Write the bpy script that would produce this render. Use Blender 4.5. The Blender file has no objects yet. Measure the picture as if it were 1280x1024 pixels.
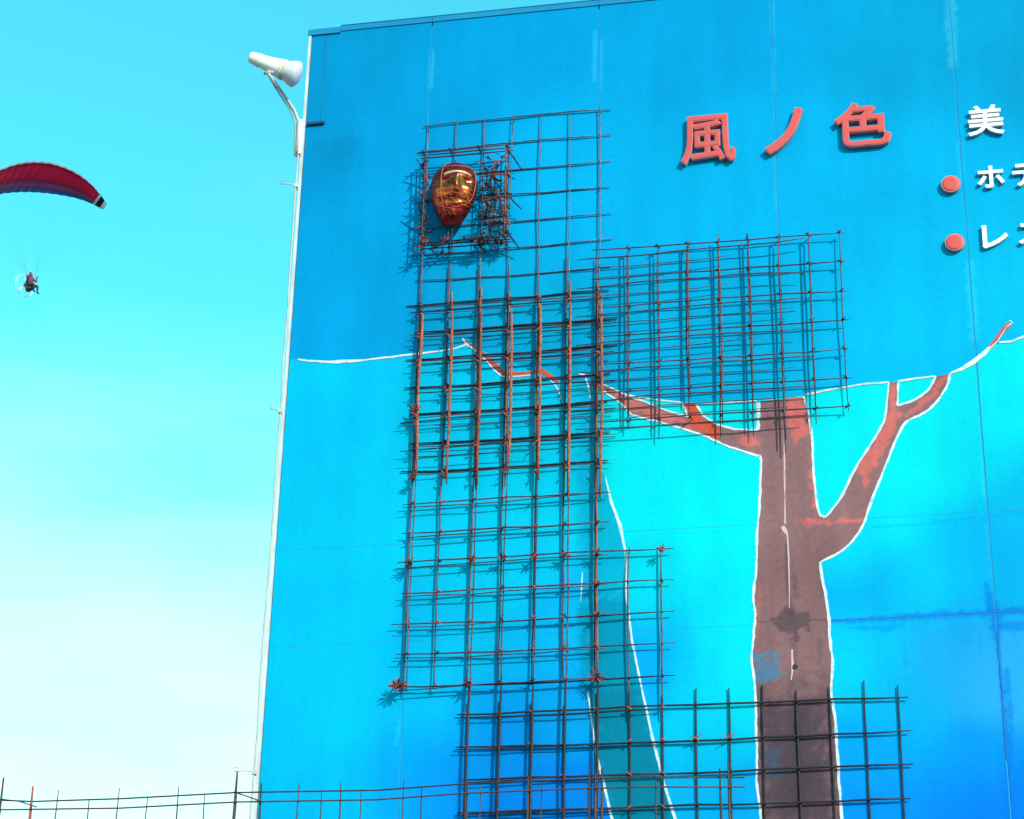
import bpy, bmesh, math, random
import numpy as np
from mathutils import Vector, Matrix, noise as mnoise
from mathutils.geometry import tessellate_polygon
random.seed(7)
S = bpy.context.scene
COL = S.collection
R = math.radians

# ------------------------------------------------------------------ camera
YAW, PIT, ROL, FPX = R(11.841), R(25.1746), R(1.3185), 2783.0
CAM = Vector((0, -9.57, 1.6))
fw = Vector((-math.sin(YAW)*math.cos(PIT), math.cos(YAW)*math.cos(PIT), math.sin(PIT)))
rt = Vector((math.cos(YAW), math.sin(YAW), 0)); up = rt.cross(fw)
c_, s_ = math.cos(ROL), math.sin(ROL)
cr, cu = rt*c_ + up*s_, up*c_ - rt*s_
cd = bpy.data.cameras.new('camera'); cam = bpy.data.objects.new('camera', cd); COL.objects.link(cam)
cd.sensor_width = 36; cd.lens = FPX/1280*36; cd.clip_start = .1; cd.clip_end = 6000
m = Matrix((cr, cu, -fw)).transposed().to_4x4(); m.translation = CAM
cam.matrix_world = m; S.camera = cam

# ------------------------------------------------------------------ sky, sun, exposure
SUN = Vector((.90, -1, .66)).normalized()                     # towards the sun
elev = math.asin(SUN.z); azim = math.atan2(SUN.x, SUN.y)
w = bpy.data.worlds.new('World'); S.world = w; w.use_nodes = True
nt = w.node_tree; N = nt.nodes; Lk = nt.links
bg = N['Background']
sky = N.new('ShaderNodeTexSky'); sky.sky_type = 'NISHITA'; sky.sun_disc = False
sky.sun_elevation = elev; sky.sun_rotation = azim
sky.air_density = 1.6; sky.dust_density = 1.0; sky.ozone_density = .6; sky.altitude = 20
# thin, nearly white cloud veil low over the horizon, all the way round
tc = N.new('ShaderNodeTexCoord'); sep = N.new('ShaderNodeSeparateXYZ'); Lk.new(tc.outputs['Generated'], sep.inputs[0])
mp = N.new('ShaderNodeMapping'); mp.inputs['Scale'].default_value = (2.2, 2.2, 9); Lk.new(tc.outputs['Generated'], mp.inputs[0])
no = N.new('ShaderNodeTexNoise'); no.inputs['Scale'].default_value = 2.0; no.inputs['Detail'].default_value = 6
Lk.new(mp.outputs[0], no.inputs['Vector'])
ad = N.new('ShaderNodeMath'); ad.operation = 'MULTIPLY_ADD'; ad.inputs[1].default_value = .20; Lk.new(no.outputs[0], ad.inputs[0]); Lk.new(sep.outputs[2], ad.inputs[2])
mr = N.new('ShaderNodeMapRange'); mr.interpolation_type = 'SMOOTHSTEP'
for k, v in (('From Min', .62), ('From Max', .185), ('To Min', 0), ('To Max', 1)): mr.inputs[k].default_value = v
Lk.new(ad.outputs[0], mr.inputs[0])
tint = N.new('ShaderNodeMix'); tint.data_type = 'RGBA'; tint.blend_type = 'MULTIPLY'; tint.inputs[0].default_value = 1
tint.inputs[7].default_value = (.44, 2.50, 2.40, 1)           # the photograph's cyan white balance
Lk.new(sky.outputs[0], tint.inputs[6])
mix = N.new('ShaderNodeMix'); mix.data_type = 'RGBA'; Lk.new(mr.outputs[0], mix.inputs[0])
Lk.new(tint.outputs[2], mix.inputs[6]); mix.inputs[7].default_value = (10.5, 11.5, 11.5, 1)
Lk.new(mix.outputs[2], bg.inputs[0]); bg.inputs[1].default_value = .10
sl = bpy.data.lights.new('sun', 'SUN'); sl.energy = 4.2; sl.angle = R(.5); sl.color = (1, .96, .9)
so = bpy.data.objects.new('sun', sl); COL.objects.link(so)
so.rotation_euler = SUN.to_track_quat('Z', 'Y').to_euler(); so.location = (6, -8, 12)
V = S.view_settings; V.view_transform = 'Standard'; V.look = 'None'; V.exposure = .25; V.gamma = 1

# ------------------------------------------------------------------ helpers
def ray(px, py):
    d = fw*FPX + cr*(px-640) + cu*(512-py)
    return d
def P(px, py, d=0.0):                                         # pixel -> point on the plane d metres before the wall
    r = ray(px, py); t = (-d - CAM.y)/r.y
    return CAM + r*t
def lin(c):
    f = lambda v: (v/255)/12.92 if v <= 10 else ((v/255+.055)/1.055)**2.4
    return tuple(f(v) for v in c)
ILL = (1.42, 1.80, 1.75)                                         # light on the wall after exposure
def alb(c):
    return tuple(min(.93, max(.0004, a/b)) for a, b in zip(lin(c), ILL)) + (1,)
def mk(name, vs, fs, mats, parent=None, smooth=False, mi=None):
    off = getp(parent)
    me = bpy.data.meshes.new(name); me.from_pydata([tuple(Vector(v)-off) for v in vs], [], fs)
    if not isinstance(mats, (list, tuple)): mats = [mats]
    for a in mats: me.materials.append(a)
    if mi: me.polygons.foreach_set('material_index', mi)
    if smooth: me.polygons.foreach_set('use_smooth', [True]*len(fs))
    me.update()
    o = bpy.data.objects.new(name, me); COL.objects.link(o)
    if parent: o.parent = parent
    return o
def getp(o):
    v = Vector()
    while o:
        v = v + o.location; o = o.parent
    return v
def tag(o, label, cat, group=None, kind=None):
    o['label'] = label; o['category'] = cat
    if group: o['group'] = group
    if kind: o['kind'] = kind
    return o
def thing(name, loc, label, cat, group=None):
    o = bpy.data.objects.new(name, None); COL.objects.link(o); o.location = loc; o.empty_display_size = .1
    return tag(o, label, cat, group)
def struct(o):
    o['kind'] = 'structure'; return o
def fixn(fs, vs):
    # make the faces look towards -Y
    r = []
    for f in fs:
        a, b, c = (Vector(vs[f[k]]) for k in range(3))
        r.append(f if (b-a).cross(c-a).y < 0 else f[::-1])
    return r
YO = [-.0006]
def nexty():
    YO[0] -= .00007; return YO[0]
class MB:
    def __init__(s): s.v = []; s.f = []; s.m = []
    def box(s, a, b, mi=0):
        n = len(s.v); x0, y0, z0 = a; x1, y1, z1 = b
        s.v += [(x, y, z) for z in (z0, z1) for y in (y0, y1) for x in (x0, x1)]
        for q in ((0,2,3,1), (4,5,7,6), (0,1,5,4), (2,6,7,3), (0,4,6,2), (1,3,7,5)):
            s.f.append(tuple(n+i for i in q)); s.m.append(mi)
    def tube(s, pts, r, n=6, mi=0, caps=True):
        pts = [Vector(p) for p in pts]; base = len(s.v)
        rr = r if isinstance(r, (list, tuple)) else [r]*len(pts)
        t = (pts[1]-pts[0]).normalized(); a = Vector((0, 0, 1)) if abs(t.z) < .9 else Vector((1, 0, 0))
        x = t.cross(a).normalized()
        for i, p in enumerate(pts):
            t = (pts[min(i+1, len(pts)-1)]-pts[max(i-1, 0)]).normalized()
            x = (x - t*x.dot(t)).normalized(); y = t.cross(x)
            for k in range(n):
                an = 2*math.pi*k/n
                s.v.append(p + (x*math.cos(an)+y*math.sin(an))*rr[i])
        for i in range(len(pts)-1):
            for k in range(n):
                a0 = base+i*n+k; a1 = base+i*n+(k+1) % n
                s.f.append((a0, a1, a1+n, a0+n)); s.m.append(mi)
        if caps:
            s.f.append(tuple(base+k for k in range(n))[::-1]); s.m.append(mi)
            e = base+(len(pts)-1)*n; s.f.append(tuple(e+k for k in range(n))); s.m.append(mi)
    def lathe(s, o, ax, prof, n=20, mi=0):                   # prof: (distance along axis, radius)
        ax = Vector(ax).normalized(); o = Vector(o)
        x = ax.cross(Vector((0, 0, 1))).normalized(); y = ax.cross(x); base = len(s.v)
        for (h, r) in prof:
            for k in range(n):
                an = 2*math.pi*k/n; s.v.append(o + ax*h + (x*math.cos(an)+y*math.sin(an))*r)
        for i in range(len(prof)-1):
            for k in range(n):
                a0 = base+i*n+k; a1 = base+i*n+(k+1) % n
                s.f.append((a0, a1, a1+n, a0+n)); s.m.append(mi)
        s.f.append(tuple(base+k for k in range(n))[::-1]); s.m.append(mi)
        e = base+(len(prof)-1)*n; s.f.append(tuple(e+k for k in range(n))); s.m.append(mi)
    def build(s, name, mats, parent=None, smooth=False):
        return mk(name, s.v, s.f, mats, parent, smooth, s.m)

# ------------------------------------------------------------------ materials
def mat(name, c1, c2=None, rough=.6, metal=0, scale=20, detail=5, lo=.35, hi=.65, bump=0, bscale=60, spec=.4, stretch=None, rnd=0, world=True):
    m = bpy.data.materials.new(name); m.use_nodes = True
    n = m.node_tree.nodes; l = m.node_tree.links; b = n['Principled BSDF']
    b.inputs['Roughness'].default_value = rough; b.inputs['Metallic'].default_value = metal
    b.inputs['Specular IOR Level'].default_value = spec
    c1 = tuple(c1[:3])+(1,); c2 = tuple((c2 or [v*.8 for v in c1[:3]])[:3])+(1,)
    t = n.new('ShaderNodeNewGeometry' if world else 'ShaderNodeTexCoord'); out = t.outputs['Position' if world else 'Object']
    if stretch:
        mp = n.new('ShaderNodeMapping'); mp.inputs['Scale'].default_value = stretch; l.new(out, mp.inputs[0]); out = mp.outputs[0]
    no = n.new('ShaderNodeTexNoise'); no.inputs['Scale'].default_value = scale; no.inputs['Detail'].default_value = detail
    l.new(out, no.inputs['Vector'])
    r = n.new('ShaderNodeMapRange'); r.inputs['From Min'].default_value = lo; r.inputs['From Max'].default_value = hi
    l.new(no.outputs[0], r.inputs[0])
    mx = n.new('ShaderNodeMix'); mx.data_type = 'RGBA'; mx.inputs[6].default_value = c1; mx.inputs[7].default_value = c2
    l.new(r.outputs[0], mx.inputs[0]); res = mx.outputs[2]
    if rnd:
        oi = n.new('ShaderNodeObjectInfo'); r2 = n.new('ShaderNodeMapRange')
        r2.inputs['To Min'].default_value = 1-rnd; r2.inputs['To Max'].default_value = 1+rnd; l.new(oi.outputs['Random'], r2.inputs[0])
        m2 = n.new('ShaderNodeMix'); m2.data_type = 'RGBA'; m2.blend_type = 'MULTIPLY'; m2.inputs[0].default_value = 1
        l.new(res, m2.inputs[6]); l.new(r2.outputs[0], m2.inputs[7]); res = m2.outputs[2]
    l.new(res, b.inputs['Base Color'])
    if bump:
        n2 = n.new('ShaderNodeTexNoise'); n2.inputs['Scale'].default_value = bscale; n2.inputs['Detail'].default_value = 4; l.new(out, n2.inputs['Vector'])
        bp = n.new('ShaderNodeBump'); bp.inputs['Strength'].default_value = bump; bp.inputs['Distance'].default_value = .01
        l.new(n2.outputs[0], bp.inputs['Height']); l.new(bp.outputs[0], b.inputs['Normal'])
    return m

def mural_mat(name='mural_paint', k=1.0):
    m = bpy.data.materials.new(name); m.use_nodes = True
    n = m.node_tree.nodes; l = m.node_tree.links; b = n['Principled BSDF']
    b.inputs['Roughness'].default_value = .62; b.inputs['Specular IOR Level'].default_value = .03
    at = n.new('ShaderNodeAttribute'); at.attribute_name = 'paint'
    g = n.new('ShaderNodeNewGeometry')
    def noise(scale, detail, st, lo, hi, a, bb):
        mp = n.new('ShaderNodeMapping'); mp.inputs['Scale'].default_value = st; l.new(g.outputs['Position'], mp.inputs[0])
        t = n.new('ShaderNodeTexNoise'); t.inputs['Scale'].default_value = scale; t.inputs['Detail'].default_value = detail
        l.new(mp.outputs[0], t.inputs['Vector'])
        r = n.new('ShaderNodeMapRange'); l.new(t.outputs[0], r.inputs[0])
        for k, v in (('From Min', lo), ('From Max', hi), ('To Min', a), ('To Max', bb)): r.inputs[k].default_value = v
        return r.outputs[0]
    res = at.outputs['Color']
    for o in (noise(1.3, 6, (1, 1, 1), .3, .7, 1-.07*k, 1+.06*k), noise(7, 7, (1.2, 1, .16), .3, .72, 1-.04*k, 1+.04*k), noise(42, 4, (1, 1, 1), .3, .7, 1-.03*k, 1+.03*k)):
        x = n.new('ShaderNodeMix'); x.data_type = 'RGBA'; x.blend_type = 'MULTIPLY'; x.inputs[0].default_value = 1
        l.new(res, x.inputs[6]); l.new(o, x.inputs[7]); res = x.outputs[2]
    l.new(res, b.inputs['Base Color'])
    bp = n.new('ShaderNodeBump'); bp.inputs['Strength'].default_value = .12; bp.inputs['Distance'].default_value = .006
    l.new(noise(90, 3, (1, 1, 1), 0, 1, 0, 1), bp.inputs['Height']); l.new(bp.outputs[0], b.inputs['Normal'])
    return m

M = {}
M['mural'] = mural_mat(k=1.5)
M['tree_paint'] = mural_mat('tree_paint', 3.2)
M['white_line'] = mat('white_line_paint', alb((232, 255, 255)), alb((120, 226, 246)), .7, scale=30, lo=.50, hi=.72)
M['bark'] = mat('brown_trunk_paint', alb((160, 126, 123)), alb((138, 110, 111)), .65, scale=9, detail=8, stretch=(1.6, 1, .5))
M['bark_dark'] = mat('dark_trunk_paint', alb((96, 84, 88)), alb((74, 68, 74)), .65, scale=10, detail=8, stretch=(1.2, 1, .7))
M['bark_mid'] = mat('mid_trunk_paint', alb((128, 106, 106)), alb((108, 92, 94)), .65, scale=12, detail=8)
M['coral'] = mat('coral_branch_paint', alb((226, 106, 96)), alb((176, 92, 88)), .6, scale=16, detail=7)
M['orange'] = mat('orange_red_branch_paint', alb((232, 86, 50)), alb((196, 80, 62)), .6, scale=18, detail=7)
M['teal'] = mat('teal_trunk_paint', alb((0, 140, 172)), alb((14, 158, 190)), .6, scale=5, detail=5)
M['teal_light'] = mat('pale_teal_paint', alb((0, 186, 222)), alb((0, 172, 210)), .6, scale=5, detail=5)
M['crack_blue'] = mat('blue_crack', alb((0, 120, 214)), alb((0, 136, 230)), .7, scale=20)
M['stain'] = mat('grey_stain', alb((84, 74, 80)), alb((104, 92, 96)), .7, scale=30)
M['blue_stain'] = mat('blue_patch_paint', alb((0, 140, 228)), alb((0, 162, 244)), .65, scale=14)
M['pale_patch'] = mat('pale_blue_patch', alb((96, 142, 168)), alb((118, 128, 142)), .65, scale=40)
M['sealant'] = mat('joint_sealant', alb((10, 186, 244)), alb((0, 166, 236)), .6, scale=6, detail=6, lo=.42, hi=.6, stretch=(1, 1, .35))
M['sealant_h'] = mat('painted_joint', alb((0, 186, 245)), alb((0, 160, 232)), .6, scale=6)
M['smear'] = mat('filler_smear', alb((30, 192, 244)), alb((0, 176, 240)), .6, scale=30, detail=6, lo=.4, hi=.6, stretch=(1, 1, .3))
M['seal_white'] = mat('bare_sealant', alb((225, 205, 198)), alb((150, 120, 116)), .6, scale=18, stretch=(1, 1, .4), lo=.5, hi=.7)
M['dark'] = mat('dark_gap', alb((10, 60, 96)), alb((20, 78, 120)), .7)
M['cap'] = mat('blue_coping_metal', alb((0, 158, 212)), alb((0, 148, 204)), .5, scale=5)
M['trim'] = mat('white_trim_metal', (.60, .60, .60), (.44, .44, .44), .5, scale=8)
M['conduit'] = mat('grey_conduit_plastic', (.42, .42, .38), (.33, .33, .30), .6, scale=12)
M['render_grey'] = mat('grey_cement_render', (.34, .35, .35), (.27, .28, .28), .85, scale=3, bump=.2)
M['concrete'] = mat('concrete', (.36, .35, .33), (.27, .26, .25), .85, scale=2.5, bump=.2)
M['ground'] = mat('asphalt_ground', (.06, .06, .058), (.042, .042, .042), .9, scale=4, bump=.3)
M['rust'] = mat('rusty_rebar', (.40, .095, .05), (.17, .05, .038), .75, .1, scale=38, detail=6, rnd=.25, bump=.5, bscale=160)
M['rust_dark'] = mat('dull_rebar', (.16, .07, .06), (.055, .036, .05), .75, .1, scale=30, detail=6, rnd=.3, bump=.5, bscale=160)
M['rust_red'] = mat('red_rust', (.42, .07, .05), (.2, .05, .04), .75, .1, scale=40, rnd=.2)
M['mauve'] = mat('weathered_rebar', (.105, .062, .09), (.05, .032, .06), .6, .25, scale=30, detail=6, rnd=.25, bump=.4, bscale=160)
M['blue_steel'] = mat('blue_grey_rebar', (.10, .14, .22), (.07, .05, .06), .5, .3, scale=22, detail=5, rnd=.2, bump=.3, bscale=160)
M['black_steel'] = mat('black_rebar', (.016, .013, .018), (.045, .018, .016), .55, .2, scale=26, lo=.5, hi=.75, rnd=.3, bump=.4, bscale=160)
M['fence_steel'] = mat('dark_fence_steel', (.05, .032, .034), (.11, .04, .035), .6, .2, scale=18, lo=.5, hi=.7, rnd=.3)

def bold_glyph(me, off, step=.0105):
    """the glyph grown by off with rounded corners: marching squares on its distance field"""
    me.calc_loop_triangles()
    V_ = np.array([v.co[:2] for v in me.vertices]); T = np.array([t.vertices[:] for t in me.loop_triangles])
    ec = {}
    for p in me.polygons:
        for e in p.edge_keys: ec[e] = ec.get(e, 0)+1
    bm0 = bmesh.new(); bm0.from_mesh(me); bmesh.ops.remove_doubles(bm0, verts=bm0.verts, dist=.0004)
    E_ = np.array([[e.verts[0].co[:2], e.verts[1].co[:2]] for e in bm0.edges if len(e.link_faces) == 1]); bm0.free()
    lo = V_.min(0)-off-.03; hi = V_.max(0)+off+.03
    nx, ny = (np.ceil((hi-lo)/step)).astype(int)+1
    gx, gy = np.meshgrid(lo[0]+np.arange(nx)*step, lo[1]+np.arange(ny)*step, indexing='ij'); pts = np.stack([gx.ravel(), gy.ravel()], 1)
    D = np.full(len(pts), 9.0)
    for a, b in E_:
        ab = b-a; t = np.clip(((pts-a)@ab)/max(1e-12, ab@ab), 0, 1); D = np.minimum(D, np.linalg.norm(pts-a-t[:, None]*ab, axis=1))
    ins = np.zeros(len(pts), bool)
    for t in T:
        a, b, c = V_[t]
        cr_ = lambda p, q: (q[0]-p[0])*(pts[:, 1]-p[1])-(q[1]-p[1])*(pts[:, 0]-p[0])
        d1, d2, d3 = cr_(a, b), cr_(b, c), cr_(c, a)
        ins |= ((d1 >= 0) & (d2 >= 0) & (d3 >= 0)) | ((d1 <= 0) & (d2 <= 0) & (d3 <= 0))
    F_ = (off-np.where(ins, -D, D)).reshape(nx, ny)+1e-7
    return march(F_, gx, gy)
def march(F_, gx, gy):
    nx, ny = F_.shape
    bm = bmesh.new(); vc = {}
    def gv(i, j):
        k = (i, j)
        if k not in vc: vc[k] = bm.verts.new((gx[i, j], gy[i, j], 0))
        return vc[k]
    def ev(i, j, k, l):
        q = ((i, j), (k, l)) if (i, j) < (k, l) else ((k, l), (i, j))
        if q not in vc:
            (a, b), (c, d) = q; t = F_[a, b]/(F_[a, b]-F_[c, d])
            vc[q] = bm.verts.new((gx[a, b]+(gx[c, d]-gx[a, b])*t, gy[a, b]+(gy[c, d]-gy[a, b])*t, 0))
        return vc[q]
    for i in range(nx-1):
        for j in range(ny-1):
            cs = [(i, j), (i+1, j), (i+1, j+1), (i, j+1)]; sg = [F_[c] > 0 for c in cs]
            if not any(sg): continue
            poly = []
            for k in range(4):
                if sg[k]: poly.append(gv(*cs[k]))
                if sg[k] != sg[(k+1) % 4]: poly.append(ev(*cs[k], *cs[(k+1) % 4]))
            if len(poly) > 2: bm.faces.new(poly)
    bm.verts.index_update(); return bm
def poly_sd(X, Z, pts):
    """signed distance to a polygon, positive inside"""
    p = np.stack([X.ravel(), Z.ravel()], 1); D = np.full(len(p), 9.0); ins = np.zeros(len(p), bool)
    for (a, b) in zip(pts, pts[1:]+pts[:1]):
        a = np.array(a); b = np.array(b); ab = b-a; t = np.clip(((p-a)@ab)/max(1e-12, ab@ab), 0, 1)
        D = np.minimum(D, np.linalg.norm(p-a-t[:, None]*ab, axis=1))
        if abs(ab[1]) > 1e-9:
            c = ((a[1] > p[:, 1]) != (b[1] > p[:, 1])) & (p[:, 0] < ab[0]*(p[:, 1]-a[1])/ab[1]+a[0]); ins ^= c
    return np.where(ins, D, -D).reshape(X.shape)
def fbm(x, z, f): return mnoise.fractal(Vector((x*f, 3.1, z*f)), .6, 2.1, 4)
def sstep(v, a, b): t = np.clip((v-a)/(b-a), 0, 1); return t*t*(3-2*t)
def wxz(px): return [(P(*q).x, P(*q).z) for q in px]
def soft_patch(col, X, Z, pts, c, soft, amp, strength=1.0, freq=22):
    sd_ = poly_sd(X, Z, pts); near = sd_ > -(soft+amp*1.5)
    for i in np.nonzero(near)[0]: sd_[i] += amp*fbm(X[i], Z[i], freq)
    wgt = (sstep(sd_, -soft, soft)*strength)[:, None]
    col[:] = col*(1-wgt)+np.array(alb(c)[:3])*wgt
def soft_stroke(col, X, Z, px, wpx, c, strength=.8, amp=.6, freq=30):
    q = [np.array((P(*p).x, P(*p).z)) for p in px]; wd = [v*.0037*.5 for v in (wpx if isinstance(wpx, (list, tuple)) else [wpx]*len(px))]
    val = np.full(X.shape, -9.0)
    for i in range(len(q)-1):
        ab = q[i+1]-q[i]; t = np.clip(((X-q[i][0])*ab[0]+(Z-q[i][1])*ab[1])/max(1e-12, ab@ab), 0, 1)
        d_ = np.hypot(X-q[i][0]-t*ab[0], Z-q[i][1]-t*ab[1]); val = np.maximum(val, 1-d_/(wd[i]+(wd[i+1]-wd[i])*t))
    idx = np.nonzero(val > -1.2)[0]
    if not len(idx): return
    for i in idx: val[i] += amp*fbm(X[i], Z[i], freq)
    wgt = (sstep(val, -.35, .75)*strength)[:, None]
    col[:] = col*(1-wgt)+np.array(alb(c)[:3])*wgt
def painted_sheet(name, px, step, colour, patches, m, parent, strokes=()):
    pts = wxz(px); lo = np.min(pts, 0)-step*2; hi = np.max(pts, 0)+step*2
    nx, ny = np.ceil((hi-lo)/step).astype(int)+1
    gx, gy = np.meshgrid(lo[0]+np.arange(nx)*step, lo[1]+np.arange(ny)*step, indexing='ij')
    bm = march(poly_sd(gx, gy, pts)+1e-7, gx, gy); y = nexty()
    vs = [(v.co.x, y, v.co.y) for v in bm.verts]; fs = fixn([tuple(v.index for v in f.verts) for f in bm.faces], vs); bm.free()
    X = np.array([v[0] for v in vs]); Z = np.array([v[2] for v in vs])
    col = colour(X, Z)
    for (pp, c, soft, amp, st) in patches: soft_patch(col, X, Z, wxz(pp), c, soft, amp, st)
    for a_ in strokes: soft_stroke(col, X, Z, *a_)
    o = mk(name, vs, fs, m, parent); at = o.data.color_attributes.new('paint', 'FLOAT_COLOR', 'POINT')
    at.data.foreach_set('color', np.concatenate([col, np.ones((len(col), 1))], 1).ravel()); return o

# ------------------------------------------------------------------ ground and terrace
GZ = 1.5
mb = MB(); mb.v = [(-900, -900, 0), (900, -900, 0), (900, 900, 0), (-900, 900, 0)]; mb.f = [(0, 1, 2, 3)]; mb.m = [0]
struct(mb.build('ground', M['ground']))
mb = MB(); mb.box((-14, -2.4, .002), (9, 9, GZ)); struct(mb.build('terrace', M['concrete']))
mb = MB(); mb.box((-14.05, -2.48, GZ+.002), (9.05, -2.2, GZ+.12)); struct(mb.build('terrace_kerb', M['concrete']))

# ------------------------------------------------------------------ building
XL, XR, ZT = -3.155, 4.7, 8.545
bld = thing('mural_building', (0.8, 3.2, GZ), 'tall flat building wall painted with a brown tree on blue and cyan', 'building')
line_px = [(363,447),(372,449.5),(385,451.5),(404,452.5),(422,452.5),(448,451.5),(470,448.5),(490,446.5),(510,443.8),(530,441.5),(548,439.5),(566,436.5),(583,431),
           (640,452),(700,476),(752,483),(800,497.5),(853,504),(905,504),(945,501.5),(1006,494),(1024,490),(1050,485),(1080,480.5),(1111,478),(1145,473.5),(1169,470.5),(1188,466.5),(1202,462),(1216,453.5),(1230,442.5),(1242,432),(1252,428.5),(1264,427),(1280,421),(1330,410),(1400,400),(1700,380)]
LP = [(P(*q).x, P(*q).z) for q in line_px]
LP[0] = (XL-.1, LP[0][1])
def zline(x):
    for (a, za), (b, zb) in zip(LP, LP[1:]):
        if a <= x <= b: return za+(zb-za)*(x-a)/(b-a)
    return LP[-1][1]
UP = [((400,80),(0,158,216)),((392,150),(0,150,212)),((420,98),(0,163,222)),((600,70),(0,169,233)),((900,40),(0,174,236)),((1250,40),(0,172,226)),((460,308),(0,173,238)),
      ((700,250),(0,186,247)),((900,230),(0,190,250)),((1120,230),(0,192,250)),((1240,340),(0,196,242)),((430,410),(0,168,232)),((640,420),(0,176,226)),((1110,428),(2,200,255)),
      ((1190,420),(0,200,254)),((900,430),(0,190,244)),((1160,68),(0,175,230)),((1400,200),(0,186,244)),((520,120),(0,170,236))]
DN = [((380,500),(0,204,255)),((430,650),(0,209,255)),((400,800),(0,206,255)),((340,930),(0,202,255)),((450,900),(0,206,255)),((420,990),(0,198,255)),((470,960),(0,192,255)),((560,950),(0,156,255)),((640,920),(0,158,255)),((570,905),(4,180,255)),((540,890),(0,204,255)),((500,960),(0,168,255)),
      ((600,520),(0,208,250)),((560,620),(0,214,255)),((680,600),(0,218,255)),((620,720),(0,212,255)),((560,800),(0,204,255)),((680,800),(0,194,255)),((690,880),(0,178,255)),
      ((820,600),(0,246,255)),((880,560),(0,244,255)),((900,680),(0,247,255)),((840,740),(0,232,255)),((900,790),(0,240,255)),((920,830),(0,244,255)),((868,840),(0,206,255)),((905,860),(0,234,255)),((880,920),(0,212,255)),((860,980),(0,192,255)),((920,1010),(0,184,255)),((680,1010),(0,146,255)),((820,830),(0,178,255)),((845,790),(0,200,255)),
      ((1050,540),(0,246,255)),((1050,600),(0,244,255)),((1150,580),(0,248,255)),((1130,650),(0,236,255)),((1180,690),(0,200,255)),((1105,730),(0,186,255)),((1150,735),(0,222,255)),((1080,745),(0,190,255)),((1070,690),(0,232,255)),((1090,800),(0,206,255)),((1070,820),(0,222,255)),((1110,850),(0,206,255)),((1150,850),(22,184,255)),((1190,810),(34,180,255)),((1240,850),(44,186,255)),((1240,700),(0,192,255)),((1270,620),(0,200,255)),((1240,580),(0,232,255)),
      ((1250,500),(0,244,255)),((1130,890),(0,188,255)),((1100,940),(0,172,255)),((1210,948),(0,164,255)),((1110,1010),(0,156,255)),((1200,1010),(0,140,255)),((1270,1010),(0,136,255)),((1180,770),(0,186,252)),((1400,800),(0,160,250)),((1350,600),(0,196,255))]
def prep(L): return [(P(*q).x, P(*q).z, alb(c)) for q, c in L]
UPW, DNW = prep(UP), prep(DN)
def paint(X, Z, L, s):
    X = np.asarray(X, float); Z = np.asarray(Z, float); a = np.zeros((len(X), 3)); t = np.full(len(X), 1e-12)
    for (u, v, c) in L:
        d = ((X-u)**2+(Z-v)**2)/s; k = np.exp(-d)+2e-5/(1+d); t += k; a += k[:, None]*np.array(c[:3])
    return a/t[:, None]
STROKES = [([(540,62),(538,108)],7,(44,198,246),.8),([(744,40),(743,100)],6,(36,194,246),.8),([(752,50),(750.5,112)],4,(40,196,246),.7),([(965,0),(966,44)],6,(30,192,244),.8),([(967,62),(968,112)],7,(24,194,246),.8),
    ([(1188,-5),(1191,80)],15,(44,198,242),.85),([(1212,330),(1219,424)],13,(30,214,250),.85),([(968,175),(971,260)],7,(30,200,250),.7),([(1198,180),(1203,226)],8,(26,206,250),.7),([(500,900),(496,930)],5,(20,214,255),.8),([(498,940),(496,990)],4,(20,176,255),.6),
    ([(1224,470),(1230,620)],5,(20,252,255),.6),([(1233,655),(1238,720)],6,(20,206,255),.6),
    ([(1030,777),(1120,773),(1180,769),(1225,767),(1290,763)],[5,9,13,9,12],(0,138,246),.75),([(1240,784),(1262,784),(1290,780)],[6,14,16],(0,142,250),.6),([(1232,728),(1238,752),(1244,770),(1246,795)],[4,14,20,10],(0,138,248),.7),
    ([(1246,790),(1253,860),(1258,930),(1264,1035)],[5,5,6,7],(0,128,236),.7),([(1258,836),(1261,862),(1264,905),(1263,960)],[7,9,5,8],(0,136,240),.6),([(1060,784),(1110,786),(1130,780)],[3,9,3],(0,160,246),.6),
    ([(1130,800),(1133,832)],[3,8],(10,168,240),.3),([(1040,664),(1140,656),(1290,640)],[2,4,4],(0,186,246),.5),([(820,668),(950,662)],[3,3],(0,228,250),.4),
    ([(400,184),(426,192),(440,178)],[30,58,30],(0,146,200),.6,.35,9),([(408,40),(407,150)],8,(0,156,204),.7)]
VJ = [XL, -2.489, -1.589, -.689, .211, 1.111, 2.011, 2.911, 3.811, XR]
HJ = [GZ+.002, 3.2, 5.033, 5.524, ZT]
G = .0035
def linspace(a, b, n): return [a+(b-a)*i/n for i in range(n+1)]
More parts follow.
